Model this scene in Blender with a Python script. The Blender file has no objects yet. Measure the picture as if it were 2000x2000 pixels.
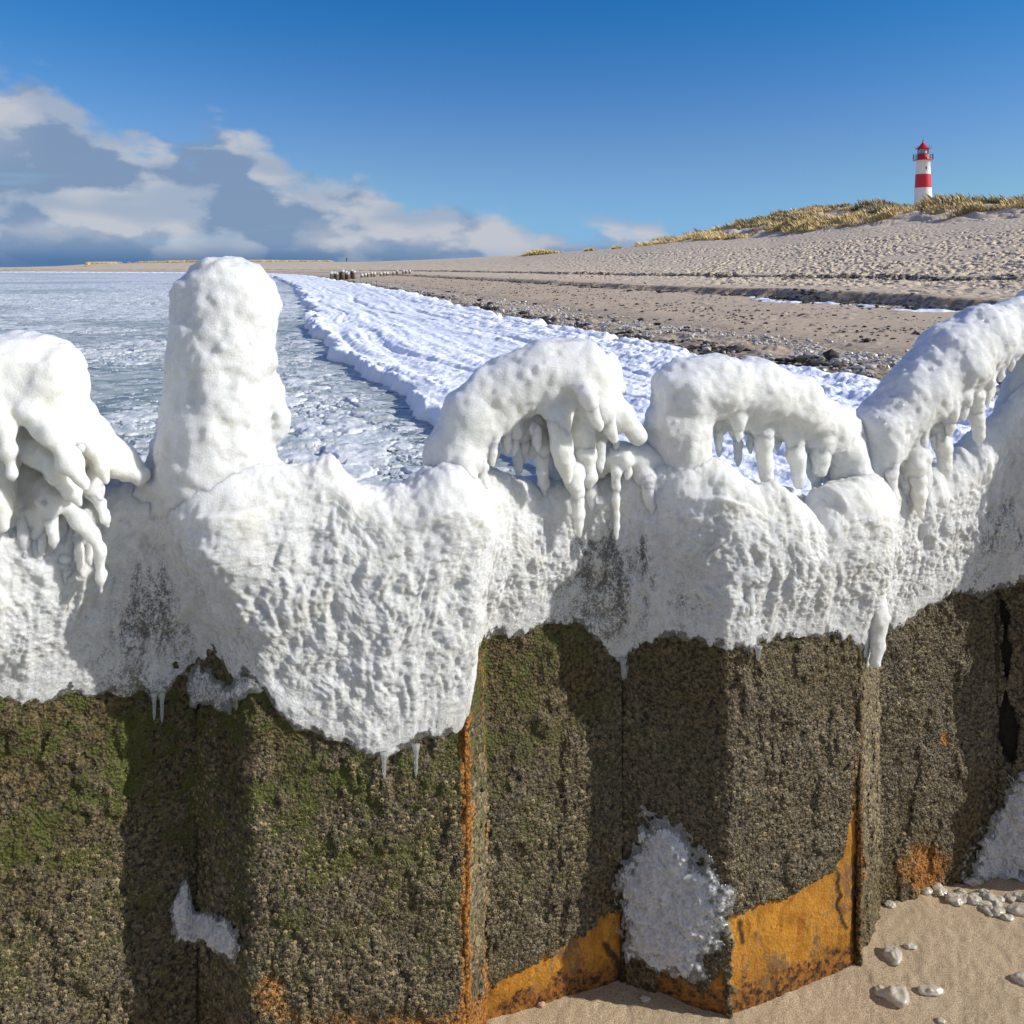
import bpy, math, random
import numpy as np
from mathutils import Vector

random.seed(7)
RNG = np.random.default_rng(7)
C = bpy.context.scene.collection
F0 = 1732.0          # focal length of the photograph in its own pixels (2000 wide)
CAMZ = 1.4
HOR = 522.0

# ------------------------------------------------------------------ camera
cam_d = bpy.data.cameras.new('camera'); cam = bpy.data.objects.new('camera', cam_d); C.objects.link(cam)
cam.location = (0, 0, CAMZ); cam.rotation_euler = (math.radians(90), 0, 0)
cam_d.sensor_width = 36; cam_d.lens = F0 / 2000 * 36
cam_d.shift_y = -(1000 - HOR) / 2000
cam_d.clip_start = .05; cam_d.clip_end = 6000
bpy.context.scene.camera = cam
sc = bpy.context.scene
sc.view_settings.view_transform = 'Standard'; sc.view_settings.look = 'None'
sc.view_settings.exposure = 0.2; sc.view_settings.gamma = 1

# ------------------------------------------------------------------ node helper
class NT:
    def __init__(s, tree): s.t = tree; s.n = tree.nodes; s.l = tree.links
    def node(s, typ, **kw):
        n = s.n.new(typ)
        for k, v in kw.items():
            if k.startswith('i_'): s.set(n, k[2:], v)
            else: setattr(n, k, v)
        return n
    def set(s, n, key, v):
        sock = n.inputs[int(key)] if key.isdigit() else n.inputs[key]
        if isinstance(v, bpy.types.NodeSocket): s.l.new(v, sock)
        else: sock.default_value = v
    def m(s, op, a, b=None, c=None, clamp=False):
        n = s.n.new('ShaderNodeMath'); n.operation = op; n.use_clamp = clamp
        for i, v in enumerate((a, b, c)):
            if v is not None: s.set(n, str(i), v)
        return n.outputs[0]
    def vm(s, op, a, b=None):
        n = s.n.new('ShaderNodeVectorMath'); n.operation = op
        s.set(n, '0', a)
        if b is not None: s.set(n, '1', b)
        return n.outputs[0]
    def noise(s, vec, scale, detail=4, rough=.5, dist=0, dim='3D'):
        n = s.n.new('ShaderNodeTexNoise'); n.noise_dimensions = dim; s.set(n, 'Vector', vec); n.inputs['Scale'].default_value = scale
        n.inputs['Detail'].default_value = detail; n.inputs['Roughness'].default_value = rough
        n.inputs['Distortion'].default_value = dist
        return n.outputs[0]
    def vor(s, vec, scale, feature='F1', out=0, rnd=1, dim='3D'):
        n = s.n.new('ShaderNodeTexVoronoi'); n.voronoi_dimensions = dim; n.feature = feature; s.set(n, 'Vector', vec)
        n.inputs['Scale'].default_value = scale; n.inputs['Randomness'].default_value = rnd
        return n.outputs[out]
    def mr(s, v, a, b, c=0, d=1, smooth=True):
        n = s.n.new('ShaderNodeMapRange'); n.interpolation_type = 'SMOOTHSTEP' if smooth else 'LINEAR'
        s.set(n, 'Value', v)
        for k, x in zip(('From Min', 'From Max', 'To Min', 'To Max'), (a, b, c, d)): s.set(n, k, x)
        return n.outputs[0]
    def mix(s, f, a, b, blend='MIX'):
        n = s.n.new('ShaderNodeMix'); n.data_type = 'RGBA'; n.blend_type = blend
        s.set(n, '0', f)
        for k, v in (('6', a), ('7', b)):
            if not isinstance(v, bpy.types.NodeSocket): v = (*v, 1) if len(v) == 3 else v
            s.set(n, k, v)
        return n.outputs[2]
    def attr(s, name, out='Fac'):
        n = s.n.new('ShaderNodeAttribute'); n.attribute_name = name; return n.outputs[out]
    def bump(s, h, strength=.5, dist=.01, normal=None):
        n = s.n.new('ShaderNodeBump'); s.set(n, 'Height', h); n.inputs['Strength'].default_value = strength
        n.inputs['Distance'].default_value = dist
        if normal is not None: s.set(n, 'Normal', normal)
        return n.outputs[0]
    def xyz(s, v):
        n = s.n.new('ShaderNodeSeparateXYZ'); s.set(n, '0', v); return n.outputs
    def comb(s, x, y, z):
        n = s.n.new('ShaderNodeCombineXYZ')
        for i, v in enumerate((x, y, z)): s.set(n, str(i), v)
        return n.outputs[0]
    def curve(s, v, pts):
        n = s.n.new('ShaderNodeFloatCurve'); cu = n.mapping.curves[0]
        n.mapping.use_clip = False
        while len(cu.points) < len(pts): cu.points.new(.5, .5)
        for p, (x, y) in zip(cu.points, pts): p.location = (x, y); p.handle_type = 'AUTO'
        n.mapping.update(); s.set(n, 'Value', v)
        return n.outputs[0]

# ------------------------------------------------------------------ world and sun
SUN = Vector((1, -.17, math.tan(math.radians(29)) * 1.014)).normalized()
w = bpy.data.worlds.new('World'); sc.world = w; w.use_nodes = True
N = NT(w.node_tree); N.n.clear()
sky = N.node('ShaderNodeTexSky', sky_type='NISHITA', sun_disc=False)
sky.sun_elevation = math.asin(SUN.z); sky.sun_rotation = math.atan2(SUN.x, SUN.y)
sky.air_density = 1.0; sky.dust_density = .25; sky.ozone_density = 2.6; sky.altitude = 0
tc = N.node('ShaderNodeTexCoord').outputs['Generated']
X, Y, Z = N.xyz(tc)[:3]
az = N.m('ARCTAN2', X, Y)                       # radians, 0 straight along the beach
el = N.m('ARCSINE', Z)
skyc = N.vm('SCALE', sky.outputs[0]); skyc.node.inputs['Scale'].default_value = .098
# envelope of the cloud bank (elevation of its top against azimuth), both mapped to 0..1
azn = N.m('MULTIPLY_ADD', az, 1 / 1.6, .5)
def A(px): return math.atan((px - 1000) / F0) / 1.6 + .5
def E(py): return math.atan((HOR - py) / F0) * .95 * 4
env = N.curve(azn, [(0, .70), (A(-300), .75), (A(-80), .72), (A(60), E(180)), (A(150), E(250)), (A(230), E(290)), (A(330), E(268)), (A(450), E(258)),
                    (A(520), E(300)), (A(600), E(348)), (A(720), E(368)), (A(860), E(402)), (A(1000), E(430)), (A(1120), E(452)),
                    (A(1280), E(452)), (A(1360), E(500)), (1, .02)])
eln = N.m('MULTIPLY', el, 4.0)
def field(daz, de):
    p = N.comb(N.m('MULTIPLY', N.m('ADD', az, daz), 9.0), N.m('MULTIPLY', N.m('ADD', el, de), 17.0), 1.7)
    big = N.noise(p, .9, 6, .50, 0, '2D')
    wv = N.vm('ADD', p, N.vm('SCALE', N.comb(big, big, 0.0)))
    bil = N.vor(wv, 1.9, 'F1', dim='2D'); bil2 = N.vor(wv, 5.1, 'F1', dim='2D')
    return big, N.m('SUBTRACT', N.m('SUBTRACT', big, N.m('MULTIPLY', N.m('MULTIPLY', bil, bil), .22)), N.m('MULTIPLY', N.m('MULTIPLY', bil2, bil2), .10))
g0, f0 = field(0.0, 0.0); g1, f1 = field(.030, .026)
d0 = N.m('SUBTRACT', env, eln)
cov_in = N.m('ADD', N.m('MULTIPLY', d0, 6.0), N.m('MULTIPLY', N.m('SUBTRACT', f0, .40), 2.6))
cov = N.mr(cov_in, -.22, .50)
gapn = N.noise(N.comb(N.m('MULTIPLY', az, 4.5), N.m('MULTIPLY', el, 40.0), 3.0), 1.0, 3, .5, 0, '2D')
gap = N.mr(gapn, .60, .74)
cov = N.m('MULTIPLY', cov, N.m('SUBTRACT', 1.0, N.m('MULTIPLY', gap, .3)))
lit = N.mr(N.m('ADD', N.m('SUBTRACT', g0, g1), N.m('MULTIPLY', N.m('SUBTRACT', f0, f1), .08)), -.07, .13)
patch = N.noise(N.comb(N.m('MULTIPLY', az, 8.0), N.m('MULTIPLY', el, 22.0), 7.3), 1.0, 2, .5, 0, '2D')
lit = N.m('MULTIPLY', lit, N.mr(patch, .38, .68, .15, 1))
band = N.mr(N.m('ABSOLUTE', N.m('SUBTRACT', el, N.m('MULTIPLY_ADD', N.noise(N.comb(N.m('MULTIPLY', az, 10.0), 4.0, 2.0), 1.0, 3, .5, 0, '2D'), .025, .020))), .003, .022, .62, 0)
band = N.m('MULTIPLY', band, N.mr(g0, .36, .60))
topw = N.mr(az, -.48, -.56)
topw = N.m('MULTIPLY', N.m('MULTIPLY', topw, N.mr(N.m('SUBTRACT', eln, env), -.40, -.1)), .8)
lit = N.m('ADD', N.m('ADD', lit, band), topw, clamp=True)
shd = N.mix(N.mr(N.m('ADD', N.m('SUBTRACT', g0, g1), N.m('MULTIPLY', N.m('SUBTRACT', f0, f1), .2)), -.07, .09), (.185, .265, .41), (.29, .36, .48))
ccol = N.mix(lit, shd, (.47, .485, .535))
low = N.mr(el, .002, .030)
leftm = N.mr(az, -.30, .0, 1, .25)
dk = N.m('MULTIPLY', N.m('SUBTRACT', 1.0, low), leftm)
ccol = N.mix(N.m('MULTIPLY', dk, .9), ccol, (.050, .130, .29))
cov = N.m('MAXIMUM', cov, dk)
# broken bright cloud, unseen, added behind the viewer as neutral fill on the ice
cb = N.noise(tc, 2.6, 3, .55)
back = N.m('MULTIPLY', N.m('MULTIPLY', N.mr(Y, .05, -.3), N.mr(cb, .40, .58)), .85)
# sky colour: deeper blue overhead, paler to the horizon
sr, sg, sb = N.xyz(skyc)[:3]
SG = N.m('MULTIPLY', N.m('POWER', N.m('MULTIPLY', sg, 1 / .227), 1.285), .128)
SG = N.m('MINIMUM', SG, .44)
SR = N.m('MULTIPLY', SG, N.mr(el, .08, .33, .49, .11))
skyc2 = N.comb(SR, SG, N.m('MAXIMUM', N.m('MINIMUM', sb, .60), N.mr(el, .02, .25, .63, .40)))
final = N.mix(N.m('MULTIPLY', cov, .94), skyc2, ccol)
final = N.mix(back, final, (.50, .485, .46))
bg = N.node('ShaderNodeBackground', i_Color=final); bg.inputs['Strength'].default_value = 1
out = N.node('ShaderNodeOutputWorld', i_Surface=bg.outputs[0])

sd = bpy.data.lights.new('sun', 'SUN'); so = bpy.data.objects.new('sun', sd); C.objects.link(so)
sd.energy = 4.7; sd.angle = math.radians(.6); sd.color = (1, .965, .905)
so.rotation_euler = SUN.to_track_quat('Z', 'Y').to_euler()

# ------------------------------------------------------------------ numpy noise
def _h(ix, iy, iz, seed):
    h = (ix.astype(np.int64) * 374761393 + iy.astype(np.int64) * 668265263 + iz.astype(np.int64) * 2147483647 + seed * 144665) & 0xffffffff
    h = ((h ^ (h >> 13)) * 1274126177) & 0xffffffff
    h = ((h ^ (h >> 16)) * 2246822519) & 0xffffffff
    return ((h ^ (h >> 15)) & 0xffffff).astype(np.float32) / 0xffffff
def vn(x, y, z=None, seed=0):
    x = np.asarray(x, np.float32); y = np.asarray(y, np.float32)
    fx = np.floor(x); fy = np.floor(y); tx = x - fx; ty = y - fy
    tx = tx * tx * tx * (tx * (tx * 6 - 15) + 10); ty = ty * ty * ty * (ty * (ty * 6 - 15) + 10)
    def pl(iz):
        a = _h(fx, fy, iz, seed); b = _h(fx + 1, fy, iz, seed); c = _h(fx, fy + 1, iz, seed); d = _h(fx + 1, fy + 1, iz, seed)
        return (a + (b - a) * tx) * (1 - ty) + (c + (d - c) * tx) * ty
    if z is None: return pl(np.zeros_like(fx)) * 2 - 1
    z = np.asarray(z, np.float32); fz = np.floor(z); tz = z - fz; tz = tz * tz * tz * (tz * (tz * 6 - 15) + 10)
    a = pl(fz); b = pl(fz + 1)
    return (a + (b - a) * tz) * 2 - 1
def fbm(x, y, z=None, o=4, seed=0, g=.5):
    r = 0; a = 1; s = 0; f = 1
    for i in range(o):
        r = r + a * vn(x * f + i * 17.3, y * f - i * 9.1, None if z is None else z * f + i * 3.7, seed + i); s += a; a *= g; f *= 2.03
    return r / s
def worley(x, y, seed=0):
    """returns F1, F2, random id of nearest cell"""
    fx = np.floor(x); fy = np.floor(y)
    F1 = np.full(x.shape, 9., np.float32); F2 = F1.copy(); idr = np.zeros(x.shape, np.float32)
    for dx in (-1, 0, 1):
        for dy in (-1, 0, 1):
            cx = fx + dx; cy = fy + dy; z0 = np.zeros_like(cx)
            px = cx + _h(cx, cy, z0, seed); py = cy + _h(cx, cy, z0 + 1, seed)
            d = np.sqrt((x - px) ** 2 + (y - py) ** 2).astype(np.float32)
            n = d < F1
            F2 = np.where(n, F1, np.minimum(F2, d)); idr = np.where(n, _h(cx, cy, z0 + 2, seed), idr); F1 = np.where(n, d, F1)
    return F1, F2, idr
def sm(x, a, b):
    t = np.clip((x - a) / (b - a), 0, 1); return t * t * (3 - 2 * t)

# ------------------------------------------------------------------ mesh helpers
def mesh(name, V, Fa, mat=None, parent=None, attrs=None, smooth=True, cols=None):
    V = np.asarray(V, np.float32); Fa = np.asarray(Fa, np.int32)
    me = bpy.data.meshes.new(name); k = Fa.shape[1]
    me.vertices.add(len(V)); me.vertices.foreach_set('co', V.ravel())
    me.loops.add(Fa.size); me.loops.foreach_set('vertex_index', Fa.ravel())
    me.polygons.add(len(Fa)); me.polygons.foreach_set('loop_start', np.arange(0, Fa.size, k, dtype=np.int32))
    me.polygons.foreach_set('use_smooth', np.full(len(Fa), smooth, bool))
    me.update(calc_edges=True)
    for an, av in (attrs or {}).items():
        a = me.attributes.new(an, 'FLOAT', 'POINT'); a.data.foreach_set('value', np.asarray(av, np.float32).ravel())
    for an, av in (cols or {}).items():
        a = me.attributes.new(an, 'FLOAT_VECTOR', 'POINT'); a.data.foreach_set('vector', np.asarray(av, np.float32).ravel())
    if mat: me.materials.append(mat)
    o = bpy.data.objects.new(name, me); C.objects.link(o)
    if parent: o.parent = parent
    return o
def gridfaces(nr, nc, keep=None):
    i = np.arange(nr * nc, dtype=np.int32).reshape(nr, nc)
    f = np.stack([i[:-1, :-1], i[:-1, 1:], i[1:, 1:], i[1:, :-1]], -1)
    f = f.reshape(-1, 4)
    if keep is not None: f = f[keep.ravel()]
    return f
def compact(V, Fa, *ar):
    used = np.zeros(len(V), bool); used[Fa.ravel()] = True
    m = np.cumsum(used) - 1
    return (V[used], m[Fa].astype(np.int32)) + tuple(a.ravel()[used] for a in ar)
def tag(o, label=None, cat=None, group=None, kind=None):
    if label: o['label'] = label
    if cat: o['category'] = cat
    if group: o['group'] = group
    if kind: o['kind'] = kind
    return o
def empty(name, loc, label, cat, group=None):
    o = bpy.data.objects.new(name, None); C.objects.link(o); o.location = loc
    o.empty_display_size = .1
    return tag(o, label, cat, group)
def mat(name):
    m = bpy.data.materials.new(name); m.use_nodes = True; t = NT(m.node_tree); t.n.clear()
    b = t.node('ShaderNodeBsdfPrincipled'); o = t.node('ShaderNodeOutputMaterial', i_Surface=b.outputs[0])
    geo = t.node('ShaderNodeNewGeometry').outputs['Position']
    return m, t, b, o, geo
def plain(name, col, rough=.6, var=.15, scale=8., metallic=0):
    m, t, b, o, g = mat(name)
    n = t.noise(g, scale, 4, .6)
    c2 = tuple(x * (1 - var * 2) for x in col)
    t.set(b, 'Base Color', t.mix(n, c2, tuple(min(1, x * (1 + var)) for x in col))); b.inputs['Roughness'].default_value = rough
    b.inputs['Metallic'].default_value = metallic
    return m
def lathe(prof, n=24, cx=0, cy=0):
    """prof: list of (r, z)"""
    a = np.arange(n) * 2 * math.pi / n
    V = np.array([[cx + r * math.cos(t), cy + r * math.sin(t), z] for r, z in prof for t in a])
    fs = []
    for i in range(len(prof) - 1):
        for j in range(n):
            fs.append((i * n + j, i * n + (j + 1) % n, (i + 1) * n + (j + 1) % n, (i + 1) * n + j))
    return V, np.array(fs)
def box(x0, x1, y0, y1, z0, z1):
    V = np.array([[x, y, z] for z in (z0, z1) for x, y in ((x0, y0), (x1, y0), (x1, y1), (x0, y1))], float)
    return V, np.array([(0, 3, 2, 1), (4, 5, 6, 7), (0, 1, 5, 4), (1, 2, 6, 5), (2, 3, 7, 6), (3, 0, 4, 7)])
def join(parts):
    Vs = []; Fs = []; n = 0
    for V, Fa in parts: Vs.append(V); Fs.append(Fa + n); n += len(V)
    return np.concatenate(Vs), np.concatenate(Fs)

# ------------------------------------------------------------------ coast plan
SHORE = np.array([(2.2, .2), (1.6, 3), (.9, 5), (-.15, 8), (-.95, 9.7), (-1.8, 12), (-3.4, 16.5), (-5.8, 25), (-8.9, 38), (-19, 77), (-44, 163),
                  (-64, 215), (-104, 265), (-165, 303), (-240, 322), (-420, 336), (-900, 345)], float)
def shore(X, Y):
    """signed distance landward of the water's edge, and the distance along it"""
    shp = X.shape; X = X.ravel().astype(np.float32); Y = Y.ravel().astype(np.float32)
    best = np.full(X.shape, 1e9, np.float32); sg = np.zeros_like(best); al = np.zeros_like(best); acc = 0
    P = SHORE
    for i in range(len(P) - 1):
        a = P[i]; d = P[i + 1] - a; L = np.hypot(*d); d = d / L
        t = (X - a[0]) * d[0] + (Y - a[1]) * d[1]
        tt = np.clip(t, -1e9 if i == 0 else 0, 1e9 if i == len(P) - 2 else L)
        qx = X - a[0] - tt * d[0]; qy = Y - a[1] - tt * d[1]; dd = np.hypot(qx, qy)
        n = dd < best
        best = np.where(n, dd, best); sg = np.where(n, np.sign(d[1] * (X - a[0]) - d[0] * (Y - a[1])), sg); al = np.where(n, acc + tt, al)
        acc += L
    return (best * sg).reshape(shp), al.reshape(shp)
def on_shore(s, l):
    """point at distance s landward, l along the edge"""
    P = SHORE; seg = np.hypot(*(P[1:] - P[:-1]).T); cum = np.r_[0, np.cumsum(seg)]
    i = np.clip(np.searchsorted(cum, l) - 1, 0, len(seg) - 1)
    d = (P[i + 1] - P[i]) / seg[i][:, None]; t = (l - cum[i])
    p = P[i] + d * t[:, None]
    return p[:, 0] + d[:, 1] * s, p[:, 1] - d[:, 0] * s
U = lambda px: (px - 1000) / F0
# crest and foot of the dunes along bearings from the site
CRX = [U(x) for x in (-600, 0, 100, 180, 400, 640, 700, 850, 1000, 1100, 1240, 1300, 1400, 1480, 1560, 1620, 1700, 1780, 1850, 1880, 1950, 2000, 2300)]
CRY = [530, 524, 520, 515, 512, 511, 511, 505, 497, 489, 478, 469, 448, 428, 405, 401, 405, 406, 400, 396, 398, 389, 372]
CD_X = [-.9, -.3, -.17, 0, .173, .323, .4, .5, .577, .8]; CD_Y = [430, 420, 345, 270, 200, 152, 138, 120, 108, 85]
FTX = [U(x) for x in (-600, 0, 700, 1000, 1200, 1300, 1500, 1700, 1850, 2000, 2300)]; FTY = [531, 526, 515, 500, 483, 473, 461, 438, 428, 418, 405]
FD_X = [-.9, -.3, -.17, 0, .115, .173, .29, .404, .49, .577, .8]; FD_Y = [410, 395, 315, 240, 190, 172, 137, 112, 99, 90, 72]
def scw(s, l): return fbm(l * .25, s * .05, o=3, seed=5) * 1.3 + .45 * fbm(l * 1.3, s * 0 + 3, o=3, seed=6)
def terrain_base(X, Y, s, l):
    u = X / np.maximum(Y, .3)
    zf = CAMZ + (HOR - np.interp(u, FTX, FTY)) / F0 * np.interp(u, FD_X, FD_Y)
    zc = CAMZ + (HOR - np.interp(u, CRX, CRY)) / F0 * np.interp(u, CD_X, CD_Y)
    z = np.interp(s, [-40, -3, 0, 6.2, 8.5, 19.4], [-3, -.9, -.45, -.3, -.16, .08])
    sw = s + scw(s, l)
    sh = np.interp(l, [0, 20, 30, 45, 80, 200], [.1, .3, .42, .26, .2, .15])
    z = z + sh * sm(sw, 19.5, 20.1)
    z = z + .22 * sm(sw, 33.6, 34.2) + .25 * sm(s, 20, 34)
    z = z + np.clip((s - 34) / 44, 0, 1) ** 1.25 * np.maximum(zf - .8, .1)
    z = z + (zc - zf) * sm(s, 78, 98)
    return z
def terrain(X, Y, s=None, l=None, fine=True):
    if s is None: s, l = shore(X, Y)
    z = terrain_base(X, Y, s, l)
    z = z + .05 * fbm(X * .5, Y * .5, o=3, seed=2) * sm(s, 5, 12) + (1.5 * fbm(X * .08, Y * .08, o=3, seed=3) + 1.3 * np.abs(fbm(X * .3, Y * .3, o=2, seed=33))) * sm(s, 76, 90) * (1 - sm(Y, 170, 230))
    if fine:
        # trampled dry sand: small pits and heaps
        tr = sm(s + 3 * fbm(l * .1, s * .1, o=2, seed=8), 21, 29) * (1 - .72 * sm(s, 60, 72)) * (1 - sm(s, 84, 95))
        wx = X + .15 * fbm(X * 2, Y * 2, o=2, seed=16); wy = Y + .15 * fbm(X * 2 + 9, Y * 2, o=2, seed=17)
        F1, F2, idr = worley(wx * 2.1, wy * 2.1, 14)
        pit = .4 * fbm(X * 1.1, Y * 1.1, o=2, seed=11) + .8 * fbm(X * .22, Y * .3, o=3, seed=10)
        tr = tr * np.clip(.75 + 1.6 * pit, .05, 1.4) * np.interp(X / np.maximum(Y, 1), [.05, .3], [.55, 1])
        z = z - tr * (.30 * sm(-F1, -.46, -.12) * (idr > .42) * (.5 + idr)) + tr * .10 * sm(F1, .35, .6) + tr * .05 * fbm(X * 5, Y * 5, o=2, seed=18)
        lowb = sm(s, 8, 11) * (1 - sm(s, 18, 20))
        p2 = fbm(X * 3.1, Y * 1.9, o=2, seed=12)
        z = z + lowb * .035 * np.maximum(0, p2 - .38) * 3
        wr = np.exp(-((s - 7.9) / .9) ** 2)
        z = z + wr * .10 * np.maximum(0, fbm(X * 3, Y * 3, o=3, seed=13) + .2)
    # the side of the groyne the camera stands on: level sand
    wl = (Y - 1.62) * .94 - X * .33            # behind the pile wall when positive
    k = sm(wl, .35, 1.1)
    zn = .0 + .012 * fbm(X * 3, Y * 3, o=3, seed=21) - .22 * sm(-X, 1.6, 3.5)
    if fine: zn = zn + .0022 * fbm(X * 60, Y * 60, o=2, seed=22)
    return zn * (1 - k) + z * k

# ------------------------------------------------------------------ ground materials
def m_sand():
    m, t, b, o, g = mat('sand')
    s = t.attr('shore_dist'); wr = t.attr('wrack')
    n1 = t.noise(g, .35, 5, .6); n2 = t.noise(g, 430, 3, .75); n3 = t.noise(g, 6, 5, .65)
    dry = t.mix(n1, (.48, .40, .29), (.60, .50, .36))
    wet = t.mix(n3, (.41, .32, .22), (.54, .43, .305))
    c = t.mix(t.mr(s, 14, 30), wet, dry)
    near = t.mr(s, -2.5, 3.4)
    grain = t.mix(t.mr(n2, .32, .68), (.14, .095, .05), (.80, .62, .40))
    vx = t.vor(g, 700, 'F1', 1)
    grain = t.mix(.45, grain, t.mix(t.xyz(vx)[0], (.30, .21, .13), (.72, .56, .38)))
    nearm = t.attr('near_sand')
    grain = t.mix(t.mr(t.noise(g, 9, 5, .6), .4, .7, 0, .3), grain, (.36, .27, .16))
    c = t.mix(nearm, c, grain)
    dk = t.m('MULTIPLY', wr, t.mr(t.noise(g, 5, 5, .7), .42, .56))
    c = t.mix(dk, c, (.05, .042, .035))
    t.set(b, 'Base Color', c); b.inputs['Roughness'].default_value = .9; b.inputs['Specular IOR Level'].default_value = .2
    hb = t.m('ADD', t.m('MULTIPLY', n2, nearm), t.m('MULTIPLY', t.noise(g, 9, 5, .7), t.m('SUBTRACT', 1.0, nearm)))
    bn = t.node('ShaderNodeBump', i_Height=hb); bn.inputs['Strength'].default_value = .9
    t.set(bn, 'Distance', t.mr(nearm, 0, 1, .05, .004))
    t.set(b, 'Normal', bn.outputs[0])
    return m
def m_snow():
    m, t, b, o, g = mat('snow')
    n = t.noise(g, 3, 6, .7); dirt = t.mr(t.noise(g, 1.1, 5, .65), .55, .75)
    c = t.mix(t.m('MULTIPLY', dirt, .25), (.84, .87, .91), (.62, .66, .70))
    t.set(b, 'Base Color', c); b.inputs['Roughness'].default_value = .6
    t.set(b, 'Normal', t.bump(t.m('ADD', n, t.m('MULTIPLY', t.noise(g, 18, 4, .7), .4)), .6, .08))
    return m
def m_floe():
    m, t, b, o, g = mat('floe_ice')
    n = t.noise(g, 2.2, 6, .7)
    c = t.mix(t.mr(n, .35, .6), (.42, .46, .43), (.74, .75, .71))
    c = t.mix(t.attr('grey'), c, (.34, .39, .38))
    t.set(b, 'Base Color', c); b.inputs['Roughness'].default_value = .38
    t.set(b, 'Normal', t.bump(t.noise(g, 9, 5, .7), .7, .04))
    return m
def m_water():
    m, t, b, o, g = mat('water')
    gs = t.vm('MULTIPLY', g, (1, 1, 1))
    n = t.noise(gs, .9, 6, .62, .4); n2 = t.noise(gs, 5, 5, .7)
    slush = t.mr(t.m('ADD', n, t.m('MULTIPLY', n2, .35)), .54, .78)
    c = t.mix(slush, (.05, .078, .070), (.36, .405, .36))
    yy = t.xyz(g)[1]
    v1 = t.vor(t.vm('ADD', gs, t.vm('SCALE', t.comb(n2, n, 0.0))), 4.5, 'F1', 1, dim='2D'); v2 = t.vor(gs, 4.5, 'DISTANCE_TO_EDGE', dim='2D')
    thr = t.mr(yy, 8, 80, .35, .75, False)
    wf = t.m('MULTIPLY', t.m('LESS_THAN', t.m('ADD', t.xyz(v1)[0], t.m('MULTIPLY', t.m('SUBTRACT', n, .5), 1.6)), thr), t.mr(v2, .02, .08))
    c = t.mix(t.m('MULTIPLY', wf, .8), c, (.58, .61, .57))
    slush = t.m('MAXIMUM', slush, wf)
    t.set(b, 'Base Color', c)
    t.set(b, 'Roughness', t.mr(slush, 0, 1, .07, .45)); b.inputs['IOR'].default_value = 1.33
    t.set(b, 'Normal', t.bump(t.m('ADD', t.m('MULTIPLY', n2, slush), t.m('MULTIPLY', t.noise(gs, 3, 3, .5), .15)), .5, .03))
    return m
M_sand, M_snow, M_floe, M_water = m_sand(), m_snow(), m_floe(), m_water()

# ------------------------------------------------------------------ ground sheet
def logrows(spec):
    r = []
    for a, b, q in spec:
        n = max(2, int(math.log(b / a) / q)); r.append(np.geomspace(a, b, n, endpoint=False))
    return np.r_[np.concatenate(r), spec[-1][1]]
rows = logrows([(.45, 1.0, .01), (1.0, 2.35, .0035), (2.35, 7, .02), (7, 22, .0035), (22, 130, .0026), (130, 240, .006), (240, 520, .01), (520, 3500, .1)])
uc = np.r_[np.linspace(-4, -.72, 40, endpoint=False), np.linspace(-.72, .05, 330, endpoint=False), np.linspace(.05, .72, 620), np.linspace(.75, 4, 40)]
Yg, Ug = np.meshgrid(rows, uc, indexing='ij'); Xg = Ug * Yg
S, L = shore(Xg, Yg)
Zg = terrain(Xg, Yg, S, L)
nearm = 1 - sm((Yg - 1.62) * .94 - Xg * .33, .35, 1.1)
def line(s, c, w): return np.exp(-((s - c) / w) ** 2)
Sw = S + scw(S, L)
wr = .95 * line(S + .5 * fbm(L * .5, S * .2, o=2, seed=31), 7.0, .55) + .8 * line(Sw, 19.3, .55) + 1.3 * line(Sw, 33.5, 1.0) + .45 * line(S, 9.3, 1.2) + .5 * line(Sw, 20.2, .5)
wr = wr * (1 - nearm)
mesh('sand_beach', np.stack([Xg, Yg, Zg], -1).reshape(-1, 3), gridfaces(len(rows), len(uc))[:, ::1], M_sand,
     attrs={'shore_dist': S, 'wrack': np.clip(wr, 0, 1), 'near_sand': nearm})
tag(bpy.data.objects['sand_beach'], kind='structure')
V, Fa = box(-3500, 3500, -3000, 5000, -7, -4)
tag(mesh('ground', V, Fa, M_sand, smooth=False), kind='structure')
V = np.array([(-3500, -400, -.36), (60, -400, -.36), (60, 5000, -.36), (-3500, 5000, -.36)])
tag(mesh('water', V, np.array([(0, 1, 2, 3)]), M_water), kind='structure')

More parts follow.
